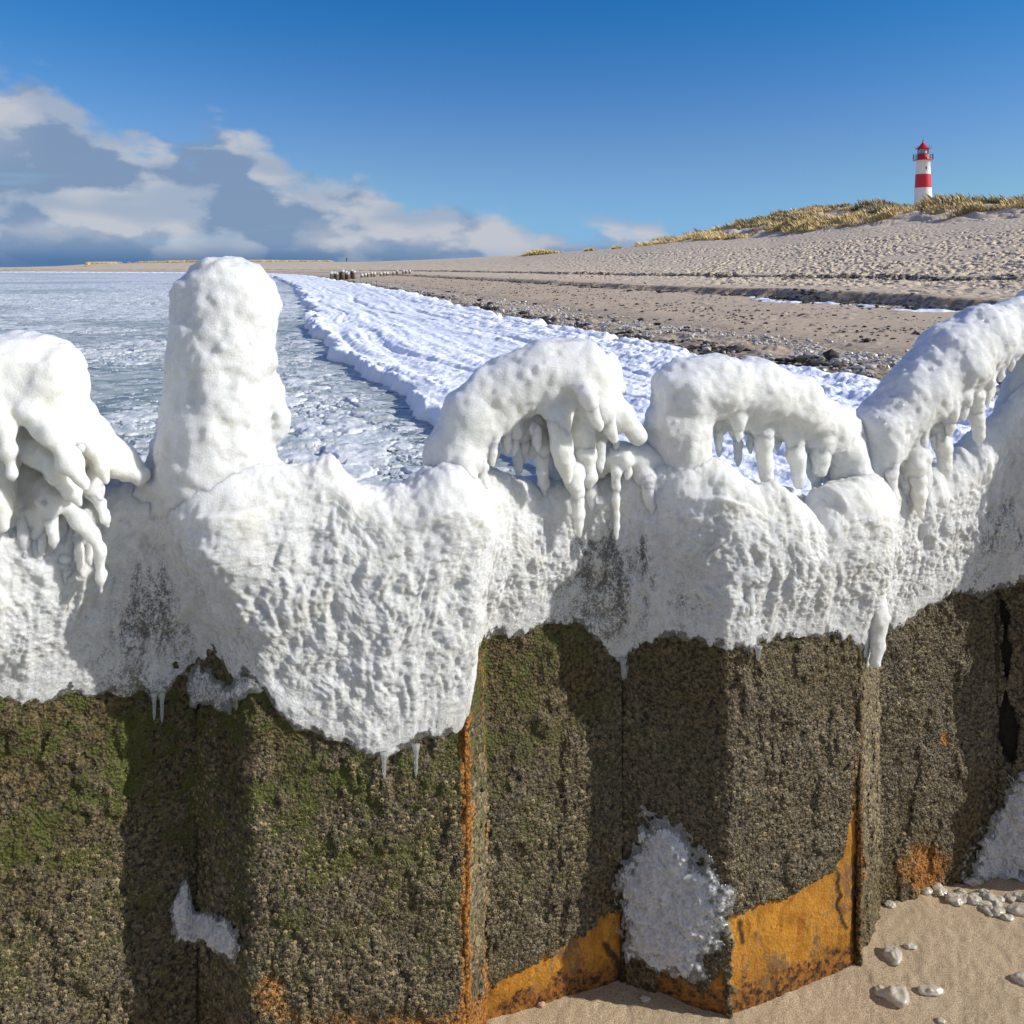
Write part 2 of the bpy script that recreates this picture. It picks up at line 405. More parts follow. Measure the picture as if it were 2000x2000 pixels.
# ------------------------------------------------------------------ snow and floes
def strip(name, rows, cols, zf, m, keepf, attrs=None):
    Yq, Uq = np.meshgrid(rows, cols, indexing='ij'); Xq = Uq * Yq
    s, l = shore(Xq, Yq); z, keep, at = zf(Xq, Yq, s, l)
    kk = keep[:-1, :-1] | keep[1:, :-1] | keep[:-1, 1:] | keep[1:, 1:]
    Vq = np.stack([Xq, Yq, z], -1).reshape(-1, 3); Fq = gridfaces(len(rows), len(cols), kk)
    out = compact(Vq, Fq, *at.values())
    return mesh(name, out[0], out[1], m, attrs=dict(zip(at.keys(), out[2:])))
def snow_z(X, Y, s, l):
    e0 = .28 * fbm(l * .9, s * 0 + 1, o=4, seed=41, g=.6) * np.interp(l, [0, 60, 200], [1, 2, 5])
    e1 = .9 * fbm(l * .45, s * 0 + 9, o=4, seed=42, g=.6)
    a = sm(s + e0, 0, .28); b = 1 - sm(s + e1, 5.9, 6.5)
    warp = s + .5 * fbm(l * .12, s * .3, o=2, seed=43)
    ridge = fbm(warp * 3.6, l * .22, o=3, seed=44, g=.55)
    r2 = 1 - np.abs(fbm(warp * 1.3 + 7, l * .1, o=2, seed=45)) * 2
    lump = fbm(X * 4.5, Y * 4.5, o=4, seed=46, g=.6)
    groove = line(np.abs(fbm(warp * .9 + 3, l * .05, o=2, seed=48)), 0, .07)
    z = -.44 + .24 * a * b + a * b * (.055 * ridge - .09 * groove * (.6 + lump) + .03 * np.clip(r2, 0, 1) * (lump + .5) + .018 * lump * (1 + .5 * line(s, .6, .6) + 2.2 * line(s, 5.2, 1.0)))
    z = z + .05 * line(s + e0, .35, .35) * (lump + .6) - .3 * (1 - a) - .3 * (1 - b)
    z = z + .14 * sm(s, 3, 6) * b + a * b * (.014 * fbm(X * 12, Y * 12, o=3, seed=49, g=.6) + .03 * np.clip(fbm(X * 6, Y * 6, o=3, seed=40) - .25, 0, 1))
    return z, (a * b > .03), {}
r_s = logrows([(4.5, 40, .0032), (40, 330, .008)])
tag(strip('snow', r_s, np.linspace(-.75, .78, 1000), snow_z, M_snow, None), kind='structure')
def snow2_z(X, Y, s, l):
    sw = s + scw(s, l)
    n = fbm(X * 1.3, Y * 1.3, o=3, seed=47)
    h = .05 * (line(sw + .8 * n, 18.6, .4) * (.35 + 1.6 * n) * sm(-np.abs(l - 27), -13, -6) - .35)*2
    return terrain(X, Y, s, l, False) + h, h > 0, {}
tag(strip('snow', logrows([(16, 45, .004)]), np.linspace(.2, .8, 400), snow2_z, M_snow, None), kind='structure')
def floe_z(X, Y, s, l):
    wx = X + .18 * fbm(X * 2.5, Y * 2.5, o=2, seed=51); wy = Y + .18 * fbm(X * 2.5 + 40, Y * 2.5, o=2, seed=52)
    F1, F2, i1 = worley(wx * 1.5, wy * 1.5, 3)
    G1, G2, i2 = worley(wx * 4.2, wy * 4.2, 5)
    cover = fbm(X * .12, Y * .08, o=3, seed=53) + np.interp(Y, [5, 12, 22, 40, 90, 300], [.10, .10, .26, .30, .14, -.02]) + np.clip(-X - 5, 0, 6) * .015 \
        - .55 * line(Y, 95, 9) * sm(-X, 10, 25)
    big = (i1 < .38 + cover) * sm(F2 - F1, .08, .25) * (.035 + .05 * i1)
    sml = (i2 < .42 + cover * 1.1) * sm(G2 - G1, .06, .3) * (.02 + .035 * i2)
    H1, H2, i3 = worley(wx * 10, wy * 10, 6)
    tin = (i3 < .55 + cover) * sm(H2 - H1, .05, .3) * (.018 + .03 * i3) * (sm(Y, 3, 4) - sm(Y, 55, 80))
    h = np.maximum(np.maximum(big, sml), tin) * (1 + .5 * fbm(X * 7, Y * 7, o=3, seed=54))
    lead = sm(fbm(X * .05 + 3, Y * .14, o=3, seed=55), .12, .3) * (1 - sm(Y, 22, 45)) * .75
    h = h * (1 - lead)
    h = h * np.interp(s, [-1.2, -.4, 0], [1, .7, .4])
    grey = np.clip((.45 - i2) * 1.5, 0, 1) * .7 * sm(-Y, -40, -8)
    return -.375 + h, (h > .022) & (s < .3), {'grey': grey}
r_f = logrows([(5, 60, .0028), (60, 345, .005)])
tag(strip('ice_floes', r_f, np.linspace(-.78, .12, 800), floe_z, M_floe, None),
    'loose white ice floes and slush drifting on the grey green sea', 'ice floes', kind='stuff')

# ------------------------------------------------------------------ scattered rubble and weed on the beach
ICO = np.array([(0, 0, 1), (.894, 0, .447), (.276, .851, .447), (-.724, .526, .447), (-.724, -.526, .447), (.276, -.851, .447),
                (.724, .526, -.447), (-.276, .851, -.447), (-.894, 0, -.447), (-.276, -.851, -.447), (.724, -.526, -.447), (0, 0, -1)])
ICF = np.array([(0, 1, 2), (0, 2, 3), (0, 3, 4), (0, 4, 5), (0, 5, 1), (1, 6, 2), (2, 7, 3), (3, 8, 4), (4, 9, 5), (5, 10, 1), (2, 6, 7), (3, 7, 8),
                (4, 8, 9), (5, 9, 10), (1, 10, 6), (6, 11, 7), (7, 11, 8), (8, 11, 9), (9, 11, 10), (10, 11, 6)])
def rubble(name, x, y, z, r, flat, m, seed=1, smooth=False, sink=.2):
    rg = np.random.default_rng(seed); n = len(x)
    V = ICO[None] * (1 + .35 * rg.uniform(-1, 1, (n, 12, 1)))
    V = V * rg.uniform(.6, 1.35, (n, 1, 3)); a = rg.uniform(0, 6.28, n); ca, sa = np.cos(a)[:, None], np.sin(a)[:, None]
    V = np.stack([V[..., 0] * ca - V[..., 1] * sa, V[..., 0] * sa + V[..., 1] * ca, V[..., 2] * flat], -1)
    V = V * r[:, None, None] + np.stack([x, y, z + r * flat * (1 - sink)], -1)[:, None]
    Fq = ICF[None] + (np.arange(n) * 12)[:, None, None]
    return mesh(name, V.reshape(-1, 3), Fq.reshape(-1, 3), m, smooth=smooth)
M_rub = plain('rubble_ice', (.54, .50, .44), .35, .3, 5)
M_weed = plain('seaweed', (.045, .036, .028), .8, .3, 20)
def along(n, s0, sd, l0, l1, bias=1.6, seed=0):
    rg = np.random.default_rng(seed)
    l = l0 + (l1 - l0) * rg.uniform(0, 1, n) ** bias; s = s0 + sd * rg.normal(0, 1, n)
    return on_shore(s, l) + (s, l)
x, y, s, l = along(26000, 8.0, .7, 8, 140, 2.0, 3)
kp = fbm(x * 1.1, y * 1.1, o=3, seed=61) > -.12; x, y, s = x[kp], y[kp], s[kp]
tag(rubble('ice_rubble', x, y, terrain(x, y), RNG.gamma(2.0, .010, len(x)) + .006, .6, M_rub, 2),
    'grey white crumbled ice washed up in a line along the lower sand', 'ice rubble', kind='stuff')
xs = [along(4000, 7.15, .3, 8, 150, 2.0, 4), along(4500, 19.2, .35, 8, 170, 1.6, 5), along(7000, 33.6, .35, 20, 220, 1.5, 6), along(6000, 13.5, 3.0, 8, 100, 1.8, 7)]
x = np.concatenate([a[0] for a in xs]); y = np.concatenate([a[1] for a in xs])
sw_shift = np.concatenate([a[2] * 0 + (0 if i in (0, 3) else 1) for i, a in enumerate(xs)]); l = np.concatenate([a[3] for a in xs])
kp = fbm(x * .8, y * .8, o=3, seed=62) > -.05; ss_ = np.concatenate([a[2] for a in xs])[kp]; x, y = x[kp], y[kp]
tag(rubble('seaweed', x, y, terrain(x, y), (RNG.gamma(2., .02, len(x)) + .012) * np.where((ss_ > 9.5) & (ss_ < 17.5), .55, 1), .4, M_weed, 3),
    'dark seaweed scraps strewn in broken lines over the beach', 'seaweed', kind='stuff')

# ------------------------------------------------------------------ dune grass
def m_grass():
    m, t, b, o, g = mat('marram_grass')
    c = t.mix(t.attr('tone'), (.10, .078, .03), (.72, .53, .22))
    c = t.mix(t.m('MULTIPLY', t.attr('tip'), .35), c, (.72, .58, .32))
    t.set(b, 'Base Color', c); b.inputs['Roughness'].default_value = .7
    return m
M_grass = m_grass()
def grass(name, x, y, h, tone, nb, seed, width=.05):
    rg = np.random.default_rng(seed); n = len(x); z = terrain(x, y, fine=False)
    X0 = np.repeat(x, nb) + rg.normal(0, .28, n * nb) * np.repeat(h, nb); Y0 = np.repeat(y, nb) + rg.normal(0, .28, n * nb) * np.repeat(h, nb)
    Z0 = np.repeat(z, nb) - .05; H = np.repeat(h, nb) * rg.uniform(.55, 1.15, n * nb)
    a = rg.uniform(0, 6.28, n * nb); lean = rg.uniform(.1, .75, n * nb); wd = width * rg.uniform(.6, 1.5, n * nb)
    dx, dy = np.cos(a), np.sin(a); b2 = rg.uniform(0, 3.14, n * nb); ex, ey = np.cos(b2) * wd, np.sin(b2) * wd
    P = np.stack([np.stack([X0 - ex, Y0 - ey, Z0], -1), np.stack([X0 + ex, Y0 + ey, Z0], -1),
                  np.stack([X0 + dx * lean * H * .4 + ex * .8 - .15 * H, Y0 + dy * lean * H * .4 + ey * .8, Z0 + H * .65], -1),
                  np.stack([X0 + dx * lean * H - .35 * H, Y0 + dy * lean * H, Z0 + H], -1)], 1)
    Fq = (np.arange(n * nb) * 4)[:, None] + np.array([[0, 1, 2, 3]])
    tn = np.repeat(np.clip(np.repeat(tone, nb) + rg.normal(0, .15, n * nb), 0, 1), 4); tip = np.tile([0, 0, .6, 1], n * nb)
    return mesh(name, P.reshape(-1, 3), Fq, M_grass, attrs={'tone': tn, 'tip': tip}, smooth=False)
rg = np.random.default_rng(5)
n = 90000
gy = rg.uniform(60, 215, n); gu = rg.uniform(.14, .72, n); gx = gy * gu
gs, gl = shore(gx, gy)
mk = fbm(gx * .16, gy * .16, o=3, seed=71)
edge = 83 + 6 * fbm(gl * .09, gs * 0, o=3, seed=72) + 2.5 * fbm(gx * .5, gy * .5, o=2, seed=73)
kp = (gs > edge) & (gs < 118) & ((mk > -.20) | (gs > 95)); gx, gy, gs = gx[kp], gy[kp], gs[kp]
tone = np.clip(.78 - .8 * sm(gs + 6 * fbm(gx * .2, gy * .2, o=2, seed=75), 90, 96) + 1.3 * np.minimum(fbm(gx * .22, gy * .22, o=3, seed=74) + .12, .12), 0, 1)
tag(grass('dune_grass', gx, gy, rg.uniform(.38, .95, len(gx)) * (1 + .9 * np.clip(fbm(gx * .45, gy * .45, o=2, seed=79), -.5, 1)), tone, 7, 9), 'straw yellow marram grass covering the dune crest beside the lighthouse', 'dune grass', kind='stuff')
n = 9000
gu = rg.uniform(U(170), U(650), n); gy = rg.uniform(398, 425, n); gx = gu * gy
kp = fbm(gx * .06, gy * .06, o=3, seed=77) > -.1; gx, gy = gx[kp], gy[kp]
tag(grass('dune_grass', gx, gy, rg.uniform(.5, 1.1, len(gx)), np.clip(.6 + .4 * fbm(gx * .1, gy * .1, seed=78), 0, 1), 5, 10, .12), 'low yellow grass along the far spit across the bay', 'dune grass', kind='stuff')
for k, (xa, xb, d) in enumerate(((1012, 1100, 262), (1140, 1168, 225), (1196, 1216, 214))):
    n = 900; gu = rg.uniform(U(xa), U(xb), n); q = (gu - U((xa + xb) / 2)) / (U(xb) - U(xa)) * 2
    gy = rg.uniform(d - 4, d + 4, n); gx = gu * gy
    tag(grass('grass_hummock', gx, gy, np.clip(1.5 * (1 - q * q), .3, 2) * rg.uniform(.6, 1, n) * (1.1 if k == 0 else .6), rg.uniform(.3, .95, n), 6, 11 + k, .1),
        ('widest yellow grass hummock alone on the bare sand skyline', 'small grass hummock in the middle of the sand skyline', 'small grass hummock nearest the grassy dune end')[k], 'hummock')

# ------------------------------------------------------------------ lighthouse
M_lw = plain('white_paint', (.80, .80, .80), .45, .05, 2); M_lr = plain('red_paint', (.62, .012, .03), .4, .1, 2)
M_dk = plain('dark_metal', (.03, .035, .045), .4, .1, 4); M_gl = plain('lantern_glass', (.55, .62, .68), .08, .05, 1)
LX, LY = .4636 * 200, 200.0
lh = empty('lighthouse', (LX, LY, 9.0), 'red and white banded lighthouse with red lantern roof on the dune', 'lighthouse')
def R(z): return 1.45 + (25.5 - z) * .0495
def lpart(name, prof, m, par=lh, n=32):
    V, Fq = lathe([(r, z - 9.0) for r, z in prof], n); o = mesh(name, V, Fq, m, par)
    return o
tw = lpart('lower_tower', [(R(9), 9), (R(14), 14), (R(19.3), 19.3)], M_lw)
lpart('red_band', [(R(19.3), 19.3), (R(22.35), 22.35)], M_lr)
up = lpart('upper_tower', [(R(22.35), 22.35), (R(25.4), 25.4), (1.62, 25.5)], M_lw)
gal = lpart('gallery', [(1.3, 25.45), (2.1, 25.5), (2.12, 25.62), (1.2, 25.62)], M_lr)
for k in range(16):
    a = k * math.pi / 8; V, Fq = box(-.035, .035, -.035, .035, 16.62, 17.85); V = V + np.array([2.06 * math.cos(a), 2.06 * math.sin(a), 0]); mesh('baluster', V, Fq, M_dk, gal, smooth=False)
for zz in (26.2, 26.8): lpart('railing', [(2.09, zz), (2.09, zz + .06), (2.03, zz + .06), (2.03, zz), (2.09, zz)], M_dk, gal)
lpart('lantern_base', [(1.27, 25.62), (1.22, 26.95), (1.05, 27.0)], M_lr)
lan = lpart('lantern', [(.78, 26.95), (.78, 28.05)], M_gl, n=16)
lpart('lamp_optic', [(.02, 26.95), (.4, 27.1), (.45, 27.5), (.4, 27.9), (.02, 28.0)], M_dk, lan, 12)
for k in range(10):
    a = (k + .3) * math.pi / 5; V, Fq = box(-.05, .05, -.05, .05, 17.93, 19.06); V = V + np.array([1.1 * math.cos(a), 1.1 * math.sin(a), 0]); mesh('mullion', V, Fq, M_dk, lan, smooth=False)
rf = lpart('roof', [(1.15, 28.0), (1.55, 28.06), (1.55, 28.14), (1.15, 28.42), (.72, 28.85), (.38, 29.3), (.16, 29.62), (.12, 29.9), (.2, 29.98), (.12, 30.1), (.03, 30.15)], M_lr)
lpart('lightning_rod', [(.035, 30.1), (.02, 31.0)], M_dk, rf, 6)
for k in range(8):
    a = (k + .5) * math.pi / 4; V, Fq = lathe([(.045, 19.05), (.03, 19.8)], 5); V[:, 0] += (1.55 + (V[:, 2] - 19.05) * .25) * math.cos(a); V[:, 1] += (1.55 + (V[:, 2] - 19.05) * .25) * math.sin(a)
    mesh('roof_spike', V, Fq, M_dk, rf)
V, Fq = box(-.2, .2, -R(23.7) - .04, -R(23.7) + .2, 14.25, 15.1); wf = mesh('window', V, Fq, M_lw, up, smooth=False)
V, Fq = box(-.13, .13, -R(23.7) - .07, -R(23.7) + .1, 14.32, 15.03); mesh('pane', V, Fq, M_dk, wf, smooth=False)
# thin fence posts on the dune crest
def tube(pts, r, n=8):
    V = []; P = [Vector(p) for p in pts]
    for i, p in enumerate(P):
        d = (P[min(i + 1, len(P) - 1)] - P[max(i - 1, 0)]).normalized(); a = d.orthogonal().normalized(); b2 = d.cross(a)
        rr = r[i] if isinstance(r, (list, tuple)) else r
        for j in range(n):
            t = j * 2 * math.pi / n; V.append(p + a * math.cos(t) * rr + b2 * math.sin(t) * rr)
    Fs = [(i * n + j, i * n + (j + 1) % n, (i + 1) * n + (j + 1) % n, (i + 1) * n + j) for i in range(len(P) - 1) for j in range(n)]
    c0 = len(V); V.append(P[0]); V.append(P[-1]); 
    for j in range(n): Fs.append((c0, (j + 1) % n, j, j)); Fs.append((c0 + 1, (len(P) - 1) * n + j, (len(P) - 1) * n + (j + 1) % n, (len(P) - 1) * n + (j + 1) % n))
    return np.array([tuple(v) for v in V]), np.array(Fs)
def tmesh(name, V, Fq, m, par=None, smooth=True):
    me = bpy.data.meshes.new(name); me.from_pydata([tuple(v) for v in V], [], [tuple(dict.fromkeys(int(i) for i in f)) for f in Fq]); me.materials.append(m)
    for p in me.polygons: p.use_smooth = smooth
    o = bpy.data.objects.new(name, me); C.objects.link(o)
    if par: o.parent = par
    return o
M_wood = plain('weathered_wood', (.10, .075, .05), .8, .2, 3)
pm = None
for px in (1570, 1583, 1596, 1610, 1636, 1660, 1708, 1731, 1756, 1828, 1842):
    u_ = U(px); d = float(np.interp(u_, CD_X, CD_Y)) + 3
    zz = float(terrain(np.array([u_ * d]), np.array([d]), fine=False)[0])
    if pm is None:
        V, Fq = tube([(0, 0, -.3), (.02, 0, .9), (0, 0, 1.75)], [.06, .055, .05], 6); o = tmesh('fence_post', V, Fq, M_wood); pm = o.data
    else: o = bpy.data.objects.new('fence_post', pm); C.objects.link(o)
    o.location = (u_ * d, d, zz)
    ordn = ['', 'first', 'second', 'third', 'fourth', 'fifth', 'sixth', 'seventh', 'eighth', 'ninth', 'tenth']
    LP = [1570, 1583, 1596, 1610, 1636, 1660, 1708, 1731, 1756]
    lab = f'thin dark post on the dune crest, {ordn[9 - LP.index(px)]} to the left of the lighthouse' if px in LP else f'thin dark post on the dune crest, {ordn[1 + (px > 1830)]} to the right of the lighthouse'
    tag(o, lab, 'post', 'posts along the dune crest')

# ------------------------------------------------------------------ far groynes, capped with ice
M_pile = plain('old_pile', (.20, .14, .07), .85, .5, 1.2); M_cap = plain('ice_cap', (.62, .62, .61), .4, .08, 3)
def far_groyne(x0, x1, d0, d1, n, label, hh, gaps=()):
    t = empty('groyne', (U(x0) * d0, d0, float(terrain(np.array([U(x0) * d0]), np.array([d0]))[0])), label, 'groyne')
    rr = random.Random(x0)
    base = Vector(t.location)
    for k in range(n):
        f = k / (n - 1); d = d0 + (d1 - d0) * f; x = U(x0 + (x1 - x0) * f) * d
        z = float(terrain(np.array([x]), np.array([d]))[0])
        if k in gaps: continue
        off = (.18 if k % 2 else -.18); h = hh * rr.uniform(.8, 1.15); w_ = .2
        V, Fq = tube([(x, d + off, z - .4), (x, d + off, z + h)], [w_, w_ * .92], 8)
        p = tmesh('pile', V - np.array(base), Fq, M_pile, t)
        ch = rr.uniform(.10, .28)
        V, Fq = lathe([(.20, -ch), (.225, -ch * .5), (.22, 0), (.15, .06), (.03, .08)], 8); V = V + np.array([x, d + off, z + h]) - np.array(base)
        mesh('ice_cap', V, Fq, M_cap, p)
far_groyne(648, 692, 112, 112, 9, 'short run of ice capped groyne piles at the edge of the snow', 1.05)
far_groyne(707, 800, 128, 150, 16, 'longer low groyne row behind running up the far sand', .6, (5, 9, 12))

# ------------------------------------------------------------------ far walker on the skyline
def person(x, d, sky=None):
    z = float(terrain(np.array([x]), np.array([d]), fine=False)[0])
    m_c = plain('dark_coat', (.02, .022, .03), .8, .1, 4)
    joints = {'pel': (0, 0, .95, .15), 'che': (0, 0, 1.32, .19), 'nec': (0, 0, 1.52, .07), 'hea': (0, -.02, 1.66, .11), 'top': (0, -.02, 1.76, .08),
              'shl': (-.2, 0, 1.42, .075), 'ell': (-.26, .05, 1.14, .055), 'hal': (-.24, -.08, .9, .045),
              'shr': (.2, 0, 1.42, .075), 'elr': (.26, -.02, 1.14, .055), 'har': (.24, .12, .92, .045),
              'hil': (-.1, 0, .9, .11), 'knl': (-.11, -.14, .5, .075), 'anl': (-.11, -.2, .08, .05), 'tol': (-.11, -.34, .04, .045),
              'hir': (.1, 0, .9, .11), 'knr': (.11, .06, .5, .075), 'anr': (.11, .25, .12, .05), 'tor': (.11, .14, .04, .045)}
    nm = list(joints); ed = [('pel', 'che'), ('che', 'nec'), ('nec', 'hea'), ('hea', 'top'), ('che', 'shl'), ('shl', 'ell'), ('ell', 'hal'), ('che', 'shr'), ('shr', 'elr'),
                             ('elr', 'har'), ('pel', 'hil'), ('hil', 'knl'), ('knl', 'anl'), ('anl', 'tol'), ('pel', 'hir'), ('hir', 'knr'), ('knr', 'anr'), ('anr', 'tor')]
    me = bpy.data.meshes.new('person'); me.from_pydata([joints[k][:3] for k in nm], [(nm.index(a), nm.index(b)) for a, b in ed], [])
    tmp = bpy.data.objects.new('tmp', me); C.objects.link(tmp)
    md = tmp.modifiers.new('s', 'SKIN'); sv = me.skin_vertices[0].data if me.skin_vertices else None
    if sv is None:
        import bmesh
        bm = bmesh.new(); bm.from_mesh(me); ly = bm.verts.layers.skin.verify(); bm.to_mesh(me); bm.free(); sv = me.skin_vertices[0].data
    for i, k in enumerate(nm): sv[i].radius = (joints[k][3],) * 2; sv[i].use_root = (k == 'pel')
    tmp.modifiers.new('ss', 'SUBSURF').levels = 1
    dg = bpy.context.evaluated_depsgraph_get(); m2 = bpy.data.meshes.new_from_object(tmp.evaluated_get(dg)); bpy.data.objects.remove(tmp)
    m2.materials.clear(); m2.materials.append(m_c); m2.name = 'person'
    o = bpy.data.objects.new('person', m2); C.objects.link(o); o.location = (x, d, z); o.rotation_euler = (0, 0, .5)
    tag(o, 'distant walker in dark clothes on the sand skyline', 'person')
person(U(677) * 352, 352)

# ================================================================== THE PILE WALL
# plan corners: photograph column and depth of each fold, converted to metres on the ground
def PP(px, d): return ((px - 1000) / F0 * d, d)
def off(p, dx, dy): return (p[0] + dx, p[1] + dy)
O1, W1, V1, I2, O2, W2, V2, I3, O3 = PP(490, 1.43), PP(908, 1.545), PP(945, 1.64), PP(1215, 1.745), PP(1420, 1.665), PP(1673, 1.79), PP(1709, 1.955), PP(1945, 2.06), PP(2085, 1.99)
I1, V0, W0 = PP(392, 1.52), PP(-60, 1.37), PP(-160, 1.27)
O0 = off(W0, -.36, -.09)
left = [off(O0, -.22 - .86 * 0, .10), off(O0, -.55, -.02), off(O0, -.66, -.2), off(O0, -1.0, -.3)]
W3 = off(O3, .36, .13); V3 = off(W3, .11, .18); I4 = off(V3, .34, .12); O4 = off(I4, .2, -.08); W4 = off(O4, .36, .13); V4 = off(W4, .11, .18); I5 = off(V4, .34, .12)
PLAN = [left[3], left[2], left[1], left[0], O0, W0, V0, I1, O1, W1, V1, I2, O2, W2, V2, I3, O3, W3, V3, I4, O4, W4, V4, I5]
PL = np.array(PLAN); SEG = np.hypot(*(PL[1:] - PL[:-1]).T); CUM = np.r_[0, np.cumsum(SEG)]
KEY = {k: CUM[i] for k, i in (('O0', 4), ('W0', 5), ('V0', 6), ('I1', 7), ('O1', 8), ('W1', 9), ('V1', 10), ('I2', 11), ('O2', 12), ('W2', 13), ('V2', 14), ('I3', 15), ('O3', 16), ('W3', 17))}
TF = np.arange(0, CUM[-1], .002)
def path(smooth):
    x = np.interp(TF, CUM, PL[:, 0]); y = np.interp(TF, CUM, PL[:, 1])
    if smooth > 0:
        k = int(smooth / .002); g = np.exp(-(np.arange(-3 * k, 3 * k + 1) / k) ** 2 / 2); g /= g.sum()
        x = np.convolve(np.pad(x, 3 * k, mode='reflect', reflect_type='odd'), g, 'valid'); y = np.convolve(np.pad(y, 3 * k, mode='reflect', reflect_type='odd'), g, 'valid')
    return x, y
PX0, PY0 = path(.006); PXS, PYS = path(.045)
def at(t, P=(PX0, PY0)):
    x = np.interp(t, TF, P[0]); y = np.interp(t, TF, P[1]); e = .004
    dx = np.interp(t + e, TF, P[0]) - np.interp(t - e, TF, P[0]); dy = np.interp(t + e, TF, P[1]) - np.interp(t - e, TF, P[1])
    L = np.hypot(dx, dy) + 1e-9
    return x, y, dy / L, -dx / L           # position and normal towards the camera's side
# t as a function of photograph column (along the folded sheet)
PROJ = 1000 + F0 * PX0 / PY0
def t_of(px):
    i = np.searchsorted(np.maximum.accumulate(PROJ), px); return TF[np.clip(i, 0, len(TF) - 1)]
def proj(X, Y, Z): return 1000 + F0 * X / Y, HOR + F0 * (CAMZ - Z) / Y
def depth_of(px): return np.interp(px, np.maximum.accumulate(PROJ), PY0)

def poly_in(px, py, poly):
    r = np.zeros(px.shape, bool); n = len(poly)
    for i in range(n):
        x1, y1 = poly[i]; x2, y2 = poly[(i + 1) % n]
        c = ((y1 > py) != (y2 > py)) & (px < (x2 - x1) * (py - y1) / (y2 - y1 + 1e-9) + x1); r ^= c
    return r
def rustmask(px, py, X, Z):
    wob = 14 * fbm(px * .03, py * .03, o=4, seed=81, g=.6); a = px + wob; b = py + 24 * fbm(px * .035 + 9, py * .035, o=5, seed=82, g=.68)
    m = poly_in(a, b, [(1425, 1790), (1480, 1755), (1560, 1735), (1630, 1700), (1655, 1620), (1675, 1600), (1676, 2100), (1425, 2100)])
    m |= poly_in(a, b, [(950, 1925), (1000, 1890), (1100, 1842), (1180, 1790), (1222, 1780), (1222, 2100), (948, 2100)])
    m |= poly_in(a, b, [(1285, 1905), (1330, 1895), (1372, 1925), (1415, 1890), (1421, 2100), (1270, 2100)])
    return m
def sideness(t, k, wdt): return np.exp(-((t - KEY[k]) / wdt) ** 2)

def m_pilewall(barn=False):
    m, t, b, o, g = mat('barnacled_steel' if not barn else 'barnacle_shell')
    moss = t.attr('moss'); rust = t.attr('rust'); grey = t.attr('grey'); bare = t.attr('orange')
    n1 = t.noise(g, 14, 5, .65); n2 = t.noise(g, 130, 4, .7); n3 = t.noise(g, 420, 3, .7)
    vc = t.xyz(t.vor(g, 160, 'F1', 1))[0]
    base = t.mix(t.mr(n2, .35, .7), (.007, .005, .003), (.21, .145, .05))
    gr = t.mix(t.mr(n2, .35, .7), (.009, .008, .006), (.20, .16, .10))
    c = t.mix(grey, base, gr)
    mo = t.mix(t.m('MULTIPLY', n3, n1), (.007, .012, .002), (.20, .215, .03))
    gm = t.m('MULTIPLY', moss, t.mr(t.m('ADD', t.m('ADD', n1, t.m('MULTIPLY', n2, .5)), t.m('MULTIPLY', t.noise(g, 60, 3, .6), .5)), .93, 1.12))
    c = t.mix(gm, c, mo)
    ru = t.mix(t.mr(n2, .35, .65), (.07, .022, .007), (.42, .17, .022))
    rm = t.m('MULTIPLY', t.mr(t.m('ADD', t.m('ADD', t.m('MULTIPLY', n1, .5), t.m('MULTIPLY', n2, .6)), t.m('MULTIPLY', rust, .85)), .86, 1.16), t.m('MULTIPLY', rust, 3.0, clamp=True))
    c = t.mix(rm, c, ru)
    if not barn:
        gb = t.vm('MULTIPLY', g, (1, 1, .55))
        stn = t.m('ADD', t.noise(gb, 22, 6, .72), t.m('MULTIPLY', t.noise(g, 260, 3, .7), .22))
        orr = t.mix(t.mr(stn, .46, .72), (.30, .12, .012), (.54, .25, .030))
        orr = t.mix(t.m('MULTIPLY', t.mr(t.noise(gb, 11, 7, .8), .50, .60), .9), orr, (.14, .085, .045))
        orr = t.mix(t.mr(t.noise(g, 33, 6, .75), .56, .68), orr, (.30, .09, .014))
        orr = t.mix(t.m('MULTIPLY', t.mr(t.noise(g, 120, 5, .8), .54, .66), .7), orr, (.16, .055, .012))
        zz = t.xyz(g)[2]
        orr = t.mix(t.mr(t.m('ADD', zz, t.m('MULTIPLY', t.noise(g, 24, 5, .75), -.22)), -.055, -.085), orr, t.mix(t.mr(t.noise(g, 70, 5, .75), .4, .6), (.03, .016, .010), (.40, .15, .025)))
        c = t.mix(bare, c, orr)
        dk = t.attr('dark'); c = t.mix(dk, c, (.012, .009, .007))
        wet = t.mr(bare, 0, 1, .62, .5)
        h = t.m('ADD', t.m('MULTIPLY', t.vor(g, 190), 1.0), t.m('MULTIPLY', n3, .6))
        hb = t.m('MULTIPLY', h, t.mr(bare, 0, 1, 1, .22))
        hb = t.m('ADD', hb, t.m('MULTIPLY', stn, t.m('MULTIPLY', bare, .5)))
        t.set(b, 'Normal', t.bump(hb, .9, .004)); t.set(b, 'Roughness', wet)
    else:
        pb = t.attr('tint')
        c = t.mix(t.m('MULTIPLY', pb, t.mr(grey, 0, 1, .55, .9)), c, t.mix(grey, (.25, .175, .055), (.33, .25, .13)))
        pit = t.attr('pit'); c = t.mix(t.m('MULTIPLY', pit, .85), c, (.015, .012, .010))
        b.inputs['Roughness'].default_value = .6
        t.set(b, 'Normal', t.bump(n3, .5, .001))
    t.set(b, 'Base Color', c); b.inputs['Specular IOR Level'].default_value = .35
    return m
M_wall, M_barn = m_pilewall(), m_pilewall(True)
wall = empty('sheet_pile_groyne', (O2[0], O2[1], 0), 'folded rusty sheet pile wall crusted with barnacles and algae in front', 'groyne wall')
WO = np.array(wall.location)
